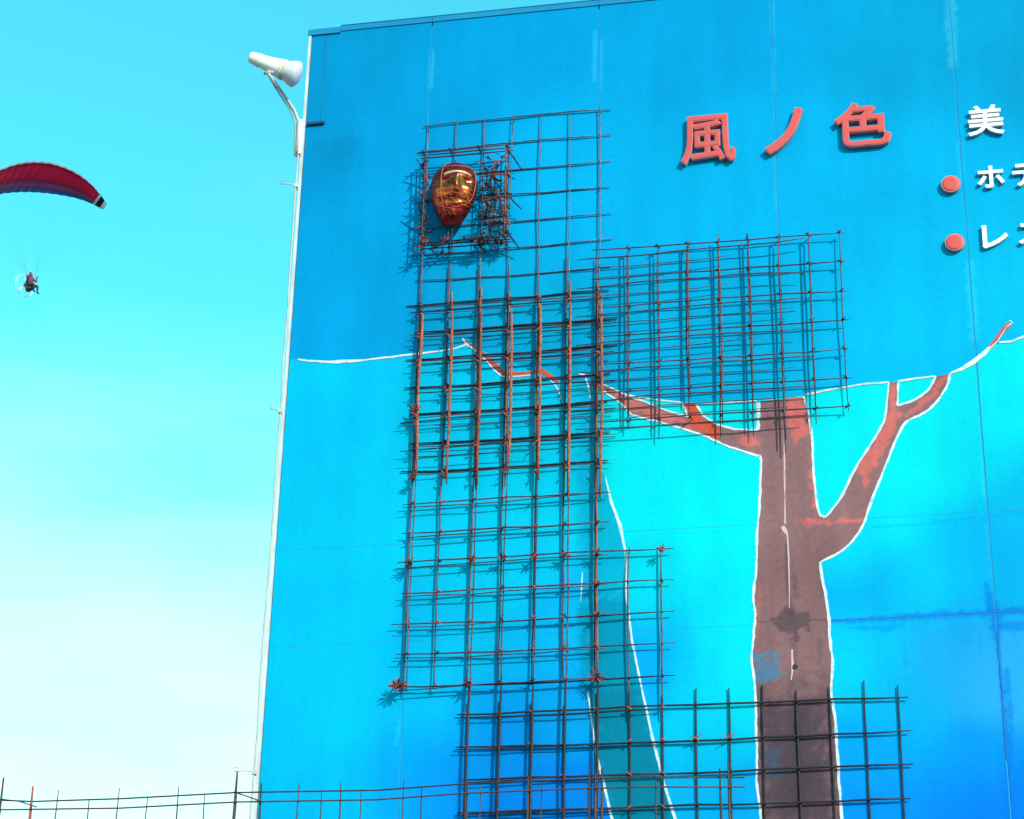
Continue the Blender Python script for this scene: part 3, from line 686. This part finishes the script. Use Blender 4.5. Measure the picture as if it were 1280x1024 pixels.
# --- square arm, two layers
AX = lambda i: -1.584+.1482*i
arm_rows = [P(1054, y, .04).z for y in (290, 327, 363, 399, 436, 472, 509)]
tops = [300, 307, 305, 298, 292, 291, 292, 288, 290]; bots = [540, 537, 548, 514, 547, 546, 566, 531, 514]
for i in range(1, 9):
    base = 400; px = 748+38*i
    for li, d in enumerate((.03, .052)):
        if i == 8 and li: continue
        x = AX(i)+ru(.004)
        f = (9.57-d)/9.57; zt = P(px, tops[i]+(10 if li == 0 and i < 8 else 0), d).z; zb = P(px, bots[i]-(16 if li else 0), d).z
        bar('vertical_bar', (x*f, -d, zt), (x*f+ru(.004), -d, zb), (.0046, .0056)[li] if i < 8 else .0038, (M['mauve'], M['rust_dark'])[li], fig, .003)
for j, z in enumerate(arm_rows):
    x1 = AX(8)+.03+ru(.012)
    bar('horizontal_bar', (AX(0)-.03, -.038, z+.006+ru(.004)), (x1, -.038, z+ru(.004)), .0042, M['mauve'], fig, .004)
    if j < 7: bar('horizontal_bar', (AX(0)-.1, -.059, z-.045+ru(.01)), (AX(7)+ru(.03)-.02, -.059, z-.04+ru(.01)), .004, M['mauve'], fig, .005)
    if j < 6: bar('cross_rod', (AX(0)+ru(.05), -.046, z-.09+ru(.01)), (AX(random.choice((4, 5, 6)))+.06, -.046, z-.08+ru(.01)), .003, M['mauve'], fig, .004)
# --- spacers between layers and pins into the wall
for k in (0, 2, 3, 4, 5, 6):
    for r in (7, 9, 10, 11, 13):
        p = shift(CX(k)+.008, RZ(r), .02); mb = bar('spacer_rod', (p.x, -.004, p.z-.01), (p.x, -.07 if r < 13 else -.05, p.z-.012), .004, M['rust'], fig, .001, .06)
for i in range(1, 8):
    for j in (0, 2, 4, 6):
        bar('spacer_rod', (AX(i)*.994, -.004, arm_rows[j]), (AX(i)*.994, -.062, arm_rows[j]-.002), .0036, M['rust'], fig, .001, .06)
for k, r in ((0, 0), (3, 0), (6, 0), (6, 3), (6, 6), (0, 16), (2, 16), (4, 16), (6, 16), (0, 20), (2, 20), (4, 20), (6, 20), (8, 17), (8, 20)):
    p = shift(CX(k)+.005, RZ(r), .02); bar('wall_pin', (p.x, -.003, p.z-.004), (p.x, -.05 if r > 6 else -.03, p.z-.004), .0045, M['rust'], fig, .0005, .05)
# --- tie wires, twisted ends at the crossings
mb = MB(); mr_ = MB()
def star(p, n, L, r, b):
    v = Vector((random.choice((-1, 1))*.012, -.002, .009)); b.tube([p-v-Vector((0, .004, 0)), p-Vector((0, .006, 0)), p+v-Vector((0, .004, 0))], [.002, .0052, .002], 5)
    for _ in range(n):
        v = Vector((ru(1), -random.uniform(.1, 1.), ru(1))).normalized()*L*random.uniform(.6, 1.1)
        b.tube([p-v*.35, p+v*.2+Vector((ru(.003), 0, ru(.003))), p+v], r, 4)
for li, d in enumerate(LAY):
    for k in range(7):
        for r in range(7, 14):
            star(shift(CX(k), RZ(r+.12*li-.1), d), 2, .03, .0016, mb if random.random() < .6 else mr_)
for k in range(7):
    for r in range(14, 21): star(shift(CX(k), RZ(r), .04), 2, .028, .0016, mr_ if random.random() < .7 else mb)
for i in range(1, 9):
    for z in arm_rows: star(Vector((AX(i)*.994, -.04, z)), 2, .026, .0014, mb); 
for (k, r, n, L) in ((0, 20, 26, .05), (2, 20, 10, .04), (6, 20, 14, .05), (2, 16, 8, .035), (3, 16, 8, .035), (6, 16, 9, .035), (4, 16, 8, .03), (5, 16, 8, .03), (0, 16, 9, .04), (0, 10.8, 16, .045), (0, 13.1, 10, .035), (8, 16, 8, .03), (6, 18, 6, .03), (6, 17, 6, .03)):
    star(shift(CX(k)-(.03 if (k, r) == (0, 20) else 0), RZ(r), .05), n, L, .0022, mr_)
    star(shift(CX(k)-(.03 if (k, r) == (0, 20) else 0), RZ(r), .05), n//2, L, .0022, mb)
o = mb.build('tie_wires', M['black_steel'], fig); o['kind'] = 'stuff'
o = mr_.build('tie_wires', M['rust_red'], fig); o['kind'] = 'stuff'

# --- cage round the head
DB, DF = .024, .105
cz0 = P(632, 182, DF).z; cz1 = P(632, 296, DF).z
xs = [P(x, 200, DF).x for x in (530, 562, 598, 632)]
zs = linspace(cz0, cz1, 4); ds = (DB, .05, .078, DF)
for d in ds[1:]:
    bar('cage_bar', (xs[0]-.03, -d, cz0+.002), (xs[3]+.03, -d, cz0+.002), .0052, M['mauve'], fig, .002)
    bar('cage_bar', (xs[0]-.04, -d, cz1), (xs[3]+.04, -d, cz1), .005, M['black_steel'], fig, .002)
for x in (xs[0], xs[3]):
    for d in ds[1:]:
        bar('cage_bar', (x+ru(.006), -d, cz0+.02), (x+ru(.006), -d, cz1-.03), .005, M['mauve'] if x < -2.2 else M['rust'], fig, .003)
    for z in zs:
        bar('cage_bar', (x, -DB+.01, z), (x+ru(.006), -DF-.03, z+ru(.006)), .005, M['black_steel'], fig, .002)
for x in xs[1:3]:
    bar('cage_bar', (x, -DB, cz0+.006), (x, -DF-.02, cz0+.006), .0045, M['black_steel'], fig, .002)
    bar('cage_bar', (x, -DB, cz1+.004), (x, -DF-.02, cz1+.004), .0045, M['black_steel'], fig, .002)
    bar('cage_bar', (x+.02, -DB-.05, cz0), (x+.02, -DB-.05, cz1-.02), .004, M['mauve'], fig, .003)
for z in zs[1:4]:
    bar('cage_bar', (xs[2]-.02, -.07, z), (xs[3]+.03, -.07, z+.004), .0046, M['black_steel'], fig, .002)
    bar('cage_bar', (xs[2]+.01, -.095, z-.03), (xs[3]+.03, -.095, z-.03), .0044, M['rust_red'], fig, .003)
for q in range(12):
    x = random.uniform(xs[2]+.02, xs[3]+.01); d = random.uniform(.04, .10); a = random.uniform(cz1, cz0-.12)
    bar('cage_bar', (x, -d, a), (x+ru(.008), -d+ru(.01), a+random.uniform(.08, .2)), .0036, random.choice((M['rust'], M['black_steel'], M['mauve'], M['rust_red'])), fig, .003, .06)
for q in range(12):
    z = random.uniform(cz1, cz0-.05); d = random.uniform(.04, .10); x = random.uniform(xs[2]-.02, xs[3]-.06)
    bar('cage_bar', (x, -d, z), (x+random.uniform(.07, .14), -d, z+ru(.008)), .0034, random.choice((M['black_steel'], M['mauve'], M['rust'])), fig, .003, .06)
for (a, b) in (((632,182),(652,212)), ((520,198),(538,224)), ((604,206),(628,240)), ((632,240),(652,262)), ((596,268),(612,284)), ((630,282),(650,312)), ((518,248),(538,284)), ((592,296),(606,314))):
    bar('brace_rod', P(*a, DF), P(*b, DB+.02), .0055, M['black_steel'], fig, .001, .06)
mb = MB(); mr_ = MB()
for q in range(120):
    t = random.random()
    if t < .62: p = Vector((random.uniform(xs[2]+.01, xs[3]+.015), -random.uniform(.04, DF), random.uniform(cz1-.02, cz0-.04)))
    elif t < .82: p = Vector((random.uniform(xs[0]-.01, xs[0]+.03), -random.uniform(.04, DF), random.uniform(cz1-.02, cz0-.03)))
    else: p = Vector((random.uniform(xs[0], xs[3]), -random.uniform(.04, DF), cz1+ru(.03)))
    star(p, 2, .042, .0021, mb if random.random() < .65 else mr_)
o = mb.build('tie_wires', M['black_steel'], fig); o['kind'] = 'stuff'
o = mr_.build('tie_wires', M['rust_red'], fig); o['kind'] = 'stuff'

# --- copper head
M['copper'] = mat('red_copper', (.42, .035, .022), (.10, .012, .014), .28, .8, scale=22, detail=6, bump=.35, bscale=40)
M['amber'] = mat('amber_brass', (.62, .15, .03), (.13, .02, .012), .22, .85, scale=26, detail=4, bump=.4, bscale=24)
M['gold'] = mat('polished_brass', (.80, .52, .26), (.50, .27, .10), .3, .25, scale=14)
M['wire'] = mat('copper_wire', (.58, .12, .04), (.40, .07, .03), .5, .1, scale=30)
HD = .078; hc = P(567, 240, HD); hk = .00405
prof = [(-36, .10), (-34.5, .36), (-31, .60), (-26, .78), (-18, .93), (-8, 1.0), (4, .985), (14, .90), (23, .77), (31, .64), (38, .50), (43, .37), (46, .2)]
vs = []; fs = []; n = 48
def relief(h, an):
    g = lambda a0, h0, sa, sh: math.exp(-((math.degrees(an)-a0)/sa)**2-((h-h0)/sh)**2)
    an = (an+math.pi) % (2*math.pi)-math.pi
    return .20*g(16, 4, 9, 9)+.08*g(16, -6, 7, 8)-.13*g(-12, -4, 14, 5)-.13*g(44, -4, 14, 5)+.10*g(16, -13, 45, 4)-.07*g(16, 19, 22, 2.2)+.09*g(16, 24, 18, 3.5)+.10*g(16, 36, 20, 6)+.05*g(-24, 8, 14, 8)+.05*g(56, 8, 14, 8)
def headpt(h, rr, an, out=1.0):
    o2 = out+relief(h, an)
    x = math.sin(an)*rr*30*hk*(out+.4*relief(h, an)); y = -math.cos(an)*rr*(20 if math.cos(an) > 0 else 17)*hk*o2
    if y < 0: y *= 1.12
    return Vector((hc.x+x-h*hk*.02, -HD+.0+y, hc.z-h*hk*1.10))
def rad(h):
    for (a, ra), (b, rb) in zip(prof, prof[1:]):
        if a <= h <= b: return ra+(rb-ra)*(h-a)/(b-a)
    return .1
pf0 = prof; prof = [(a[0]+(b[0]-a[0])*k/3, a[1]+(b[1]-a[1])*k/3) for a, b in zip(pf0, pf0[1:]) for k in range(3)]+[pf0[-1]]
for (h, rr) in prof:
    for k in range(n): vs.append(headpt(h, rr, 2*math.pi*k/n))
for i in range(len(prof)-1):
    for k in range(n):
        a0 = i*n+k; a1 = i*n+(k+1) % n; fs.append((a0, a1, a1+n, a0+n))
fs.append(tuple(range(n))[::-1]); fs.append(tuple((len(prof)-1)*n+k for k in range(n)))
head = mk('head', vs, fs, M['copper'], fig, True); head['label'] = 'polished red copper head inside the cage'
def headsheet(name, h0, h1, a0, a1, m, out0, out1=None, nh=8, na=14, crest=0):
    vs = []; fs = []
    for i in range(nh+1):
        for k in range(na+1):
            an = a0+(a1-a0)*k/na; h = h0+(h1-h0)*i/nh + crest*(((k/na)-.5)*2)**2
            bul = out0+((out1 or out0)-out0)*math.sin(math.pi*i/nh)
            vs.append(headpt(h, rad(h), an, bul))
    for i in range(nh):
        for k in range(na):
            q = i*(na+1)+k; fs.append((q, q+1, q+na+2, q+na+1))
    return mk(name, vs, fs, m, head, True)
headsheet('visor', -16.5, -12.5, R(-14), R(52), M['gold'], 1.03, 1.08, crest=3)
headsheet('face_plate', -8.5, 27, R(-40), R(66), M['amber'], 1.012, 1.015, crest=-1, nh=26, na=30)
headsheet('chin_plate', 24, 42, R(-30), R(50), M['copper'], 1.01, 1.03, nh=12, na=16)
mb = MB(); mb.tube([headpt(h, rad(h), R(-20), 1.1) for h in (-35, -30, -24, -18, -10, 0, 10, 20, 30, 38)], .0021, 6); mb.build('strap_wire', M['wire'], head, True)
mb = MB(); mb.tube([headpt(-23+.02*k, rad(-23), R(-22+9*k), 1.14) for k in range(11)], .0021, 6); mb.build('strap_wire', M['wire'], head, True)
mb = MB(); mb.tube([headpt(-23+5*k, rad(-23+5*k), R(70-.5*k), 1.08) for k in range(9)]+[headpt(24, rad(24), R(52), 1.12), headpt(28, rad(28), R(30), 1.14), headpt(30, rad(30), R(0), 1.14), headpt(27, rad(27), R(-25), 1.14), headpt(20, rad(20), R(-48), 1.1)], .0021, 6); mb.build('strap_wire', M['wire'], head, True)
mb = MB(); mb.tube([headpt(8, rad(8), R(-50+11*k), 1.09) for k in range(10)], .0018, 5); mb.build('strap_wire', M['wire'], head, True)
for k in range(15):
    a = R(random.uniform(-45, 25)); h = random.uniform(4, 33); pts = [headpt(h+random.uniform(-3, 3)+j*1.5, rad(h), a+R(9*j), 1.05) for j in range(6)]
    mb = MB(); mb.tube(pts, .0014, 5); mb.build('strap_wire', M['wire'], head, True)
bar('neck_rod', (hc.x, -.004, hc.z), (hc.x, -HD+.05, hc.z), .012, M['black_steel'], fig, .001, .06)
bar('neck_rod', (hc.x+.03, -.004, hc.z-.1), (hc.x+.02, -HD+.05, hc.z-.03), .008, M['black_steel'], fig, .001, .06)

# ------------------------------------------------------------------ black mesh screen against the wall
scr = thing('mesh_screen', (CX(9), -.02, GZ), 'black square rebar mesh screen in front of the painted trunk base', 'mesh screen')
for k in range(2, 16):
    ztop = RZ(20.55 if k >= 6 else 20.7)+ru(.02)
    p = shift(CX(k)+ru(.003), ztop, .0095)
    bar('vertical_bar', p, (p.x+ru(.004), -.0095, GZ), .0054, M['black_steel'], scr, .002)
for r in range(21, 29):
    bar('horizontal_bar', shift(CX(2)-.03+ru(.02), RZ(r), .0185), shift(CX(15)+.035+ru(.012), RZ(r), .0185), .0056, M['black_steel'], scr, .004)
    if r < 26: bar('horizontal_bar', shift(CX(2)-.02+ru(.03), RZ(r)-.012, .028), shift(CX(7+(r % 2))+.03+ru(.03), RZ(r)-.006, .028), .004, M['black_steel'], scr, .004)
mb = MB()
for k in range(2, 9):
    for r in range(21, 25): star(shift(CX(k), RZ(r), .03), 2, .02, .0016, mb)
for k in (9, 10): star(shift(CX(k), RZ(22), .03), 5, .035, .002, mb)
o = mb.build('tie_wires', M['rust_red'], scr); o['kind'] = 'stuff'

# ------------------------------------------------------------------ rebar fence in front
FD = .42
fen = thing('rebar_fence', (P(300, 1000, FD).x, -FD, GZ), 'dark wire and rebar fence passing the bottom corner of the wall', 'fence')
fv = [(5,972,.0075),(42,983,.0075),(73,988,.004),(112,1000,.0042),(149,985,.004),(184,997,.004),(224,983,.0042),(256,994,.004),(296,965,.0085),(327,979,.0075),(374,979,.0042),(402,988,.004),(427,978,.0046),(452,987,.0042),(505,973,.0044),(527,985,.0042),
      (584,978,.005),(601,982,.0042),(660,974,.006),(677,980,.0042),(737,949,.006),(744,966,.006),(752,960,.008),(820,966,.005),(900,961,.008),(911,953,.0075),(-34,984,.004),(-70,990,.004),(-110,980,.0075)]
for (px, py, r) in fv:
    p = P(px, py, FD); lean = {5: -.05, 73: -.02, 112: -.012, 42: -.02}.get(px, 0)
    bar('upright', p, (p.x+lean+ru(.004), -FD+ru(.01), GZ), r, M['fence_steel'] if px != 42 else M['rust_red'], fen, .003)
for off in (0, 1, 3.2, 6, 9, 12, 15):
    pts = []
    for (px, py) in ((-160, 1008), (-20, 1000.5), (5, 1000.5), (40, 1002 if off == 0 else 1000), (150, 998.5), (296, 990.8), (374, 989.5), (470, 988), (580, 980), (700, 975), (800, 972), (931, 972)):
        q = P(px, py+11.8*min(off, 1), FD+.009 if off else FD-.009); q.z -= max(0, off-1)*.16; pts.append(q)
    mb = MB(); mb.tube(pts, .0036, 6); mb.build('rail', M['fence_steel'], fen, True)
mb = MB(); mb.tube([P(0, 999, FD+.02), P(25, 1002, FD+.02), P(46, 1009, FD+.015)], .003, 5); mb.build('tie_wire', M['fence_steel'], fen, True)
mb = MB(); mb.tube([P(292, 990, FD+.02), P(310, 996, FD+.02), P(330, 1003, FD+.015)], .003, 5); mb.build('tie_wire', M['fence_steel'], fen, True)

# ------------------------------------------------------------------ paraglider, far away
RG = 122
Q = CAM + ray(37, 356).normalized()*RG                          # pilot
hd = Vector((fw.x, fw.y, 0)).normalized(); sd = Vector((hd.y, -hd.x, 0))   # away, right
M['canopy_red'] = mat('red_canopy_cloth', (.70, .06, .18), (.58, .05, .15), .6, scale=.8)
M['canopy_blue'] = mat('slate_canopy_cloth', (.22, .34, .60), (.17, .30, .52), .6, scale=.8)
M['canopy_mauve'] = mat('mauve_canopy_cloth', (.52, .18, .34), (.44, .16, .32), .6, scale=.8)
M['canopy_white'] = mat('white_canopy_cloth', (.8, .8, .82), (.7, .7, .74), .6, scale=.8)
M['canopy_black'] = mat('black_canopy_cloth', (.02, .016, .05), (.03, .02, .05), .6, scale=.8)
M['line'] = mat('thin_cord', (.12, .12, .14), None, .7)
wc = CAM + ray(18, 223).normalized()*RG                         # canopy centre
YW = R(34); BK = R(27)
spn = (sd*math.cos(YW)+hd*math.sin(YW)).normalized(); chd = Vector((-spn.y, spn.x, 0))
for k_ in ('canopy_red', 'canopy_mauve', 'canopy_blue', 'canopy_white'):          # thin cloth lets the sun through
    n_ = M[k_].node_tree.nodes; l_ = M[k_].node_tree.links; tr = n_.new('ShaderNodeBsdfTranslucent'); ms = n_.new('ShaderNodeMixShader'); ms.inputs[0].default_value = .68
    src = n_['Principled BSDF'].inputs['Base Color'].links[0].from_socket; l_.new(src, tr.inputs[0])
    l_.new(n_['Principled BSDF'].outputs[0], ms.inputs[1]); l_.new(tr.outputs[0], ms.inputs[2]); l_.new(ms.outputs[0], n_['Material Output'].inputs[0])
par = thing('paraglider', wc, 'maroon arched paraglider canopy with a white tip high in the sky', 'paraglider')
NS, NC = 132, 10; half = 5.05; span = []
def sec(u):
    a = u*R(47); Rr = half/math.sin(R(47))*.93
    x = Rr*math.sin(a); z = Rr*(math.cos(a)-1)
    ch = 2.7*(1-.82*abs(u)**2.1); z -= 3.6*max(0, abs(u)-.72)**2; return x, z, ch, a
def wing(u, v, side):                                          # v 0 leading .. 1 trailing
    x, z, ch, a = sec(u)
    th = .17*ch*(math.sqrt(max(v, 0))*(1-v)*1.9)
    s2 = spn*math.cos(BK)+Vector((0, 0, 1))*math.sin(BK); n2 = Vector((0, 0, 1))*math.cos(BK)-spn*math.sin(BK)
    nz = n2*math.cos(a)+s2*math.sin(a)
    cellb = .03*ch*abs(math.sin(math.pi*(u+1)*11)) if side else 0
    p = wc + s2*x + n2*z + chd*(.45-v)*ch*1.0 + Vector((0, 0, .24*(v-.5)*ch)) + nz*((th*.85) if side > 0 else -(th*.25)-cellb*.5)
    return p
def wingmesh(name, u0, u1, v0, v1, m):
    vs = []; fs = []; ns = max(3, int(NS*(u1-u0)/2)); nv = max(2, int(NC*(v1-v0)))
    for sdx in (1, -1):
        for i in range(ns+1):
            for k in range(nv+1): vs.append(wing(u0+(u1-u0)*i/ns, v0+(v1-v0)*k/nv, sdx))
    b = (ns+1)*(nv+1)
    for s in (0, 1):
        for i in range(ns):
            for k in range(nv):
                q = s*b+i*(nv+1)+k; f = (q, q+1, q+nv+2, q+nv+1); fs.append(f if s else f[::-1])
    for i in range(ns):
        q = i*(nv+1); fs.append((q, q+nv+1, q+nv+1+b, q+b)); q += nv; fs.append((q, q+b, q+nv+1+b, q+nv+1))
    for i in (0, ns):
        for k in range(nv):
            q = i*(nv+1)+k; fs.append((q, q+b, q+1+b, q+1))
    return mk(name, vs, fs, m, par, True)
wingmesh('leading_panel', -.9, .9, 0, .2, M['canopy_blue'])
wingmesh('middle_panel', -.9, .9, .2, .44, M['canopy_mauve'])
wingmesh('canopy_panel', -.9, .9, .44, .95, M['canopy_red'])
wingmesh('trailing_edge', -.9, .9, .95, 1, M['canopy_white'])
for sg in (-1, 1):
    a, b = sorted((sg*.90, sg*.925)); wingmesh('tip_panel', a, b, 0, 1, M['canopy_white'])
    a, b = sorted((sg*.925, sg*.965)); wingmesh('tip_panel', a, b, 0, 1, M['canopy_black'])
    a, b = sorted((sg*.965, sg*1.0)); wingmesh('tip_panel', a, b, 0, 1, M['canopy_white'])
for sg in (-1, 1):
    car = Q + spn*sg*.25 + Vector((0, 0, .35)); mid = Q + spn*sg*.3 + Vector((0, 0, .9))
    mb = MB(); mb.tube([car, mid], .012, 4); mb.build('riser', M['line'], par)
    for k in range(9):
        u = sg*(.06+.92*k/8)
        for v in (.1, .45, .95):
            mb = MB(); mb.tube([mid, wing(u, v, -1)], .0008, 3); mb.build('line', M['line'], par)
# --- motor, cage and propeller
M['cage'] = mat('pale_alloy_tube', (.75, .76, .78), (.65, .66, .68), .4, .3, scale=5)
M['engine'] = mat('black_engine', (.03, .03, .034), (.06, .05, .05), .5, .3, scale=9)
M['prop'] = mat('pale_propeller', (.7, .7, .72), (.6, .6, .63), .4, scale=4)
fo = (sd*.82+hd*-.57).normalized(); lt = Vector((-fo.y, fo.x, 0)); zz = Vector((0, 0, 1))   # flying to the right, a little towards us
def L3(f, l, z): return Q + fo*f + lt*l + zz*z
mot = thing('paramotor', L3(-.2, 0, -.5), 'caged propeller motor hanging below the maroon paraglider canopy', 'paramotor')
for rr, off in ((.62, -.45), (.60, -.33)):
    mb = MB(); mb.tube([L3(off, rr*math.cos(a), .05+rr*math.sin(a)) for a in linspace(0, 2*math.pi, 32)], .011, 6); mb.build('cage_ring', M['cage'], mot, True)
for k in range(8):
    a = k*math.pi/4+.2; mb = MB(); mb.tube([L3(-.33, .08*math.cos(a), .05+.08*math.sin(a)), L3(-.36, .61*math.cos(a), .05+.61*math.sin(a))], .011, 5); mb.build('cage_spoke', M['cage'], mot)
mb = MB(); mb.lathe(L3(-.36, 0, .05), fo, [(0, .06), (.03, .11), (.14, .13), (.22, .10)], 14); mb.build('engine', M['engine'], mot, True)
for sg in (-1, 1):
    mb = MB(); mb.tube([L3(-.42, 0, .05), L3(-.42, sg*.2, .05+sg*.2), L3(-.42, sg*.38, .05+sg*.40)], [.02, .045, .015], 6); mb.build('propeller_blade', M['prop'], mot, True)
mb = MB(); mb.tube([L3(-.12, 0, .35), L3(-.14, 0, 0), L3(-.05, 0, -.24), L3(.3, 0, -.22)], [.12, .17, .19, .13], 8); mb.build('harness_seat', M['engine'], mot, True)
# --- pilot
M['suit'] = mat('dark_flight_suit', (.022, .02, .04), (.045, .02, .03), .8, scale=5)
M['jacket'] = mat('dusky_red_jacket', (.16, .035, .055), (.09, .025, .04), .8, scale=5)
M['helmet'] = mat('dark_helmet', (.05, .045, .09), (.08, .06, .1), .4, scale=5)
M['skin'] = mat('skin', (.42, .24, .17), (.36, .2, .14), .6, scale=9)
pil = thing('person', L3(.05, 0, -.4), 'pilot in dark suit and helmet seated in the paramotor harness', 'person')
J = {'pel': ((.05,0,-.08),.15), 'sp': ((.02,0,.15),.15), 'ch': ((0,0,.36),.165), 'nk': ((.03,0,.52),.06), 'hd': ((.06,0,.62),.095), 'ht': ((.06,0,.73),.08)}
ed = [('pel','sp'),('sp','ch'),('ch','nk'),('nk','hd'),('hd','ht')]
for sg, t in ((1, 'l'), (-1, 'r')):
    J.update({t+'hip': ((.12,sg*.1,-.12),.1), t+'kn': ((.50,sg*.13,-.16),.07), t+'an': ((.52,sg*.13,-.60),.045), t+'to': ((.68,sg*.14,-.66),.04),
              t+'sh': ((0,sg*.2,.43),.075), t+'el': ((.14,sg*.32,.24),.05), t+'wr': ((.22,sg*.26,.50),.035), t+'ha': ((.24,sg*.25,.58),.035), t+'fi': ((.26,sg*.24,.64),.02)})
    ed += [('pel',t+'hip'),(t+'hip',t+'kn'),(t+'kn',t+'an'),(t+'an',t+'to'),('ch',t+'sh'),(t+'sh',t+'el'),(t+'el',t+'wr'),(t+'wr',t+'ha'),(t+'ha',t+'fi')]
keys = list(J); off = pil.location
me = bpy.data.meshes.new('body'); me.from_pydata([tuple(L3(*J[k][0])-off) for k in keys], [(keys.index(a), keys.index(b)) for a, b in ed], [])
bo = bpy.data.objects.new('body', me); COL.objects.link(bo)
md = bo.modifiers.new('s', 'SKIN'); sv = me.skin_vertices[0].data
for i, k in enumerate(keys): sv[i].radius = (J[k][1], J[k][1]); sv[i].use_root = (k == 'pel')
bo.modifiers.new('d', 'SUBSURF').levels = 1
dg = bpy.context.evaluated_depsgraph_get(); me2 = bpy.data.meshes.new_from_object(bo.evaluated_get(dg)); bpy.data.objects.remove(bo)
bo = bpy.data.objects.new('body', me2); COL.objects.link(bo); bo.parent = pil
me2.materials.clear()
for a in ('suit', 'jacket', 'skin'): me2.materials.append(M[a])
for p in me2.polygons:
    c = p.center+off-Q; z = c.z; p.use_smooth = True
    p.material_index = 2 if (z > .55 and c.dot(fo) > .1) else (1 if .1 < z < .5 else 0)
mb = MB(); mb.lathe(L3(.05, 0, .58), zz, [(0, .11), (.06, .135), (.12, .13), (.17, .09), (.19, .03)], 14); mb.build('helmet', M['helmet'], pil, True)
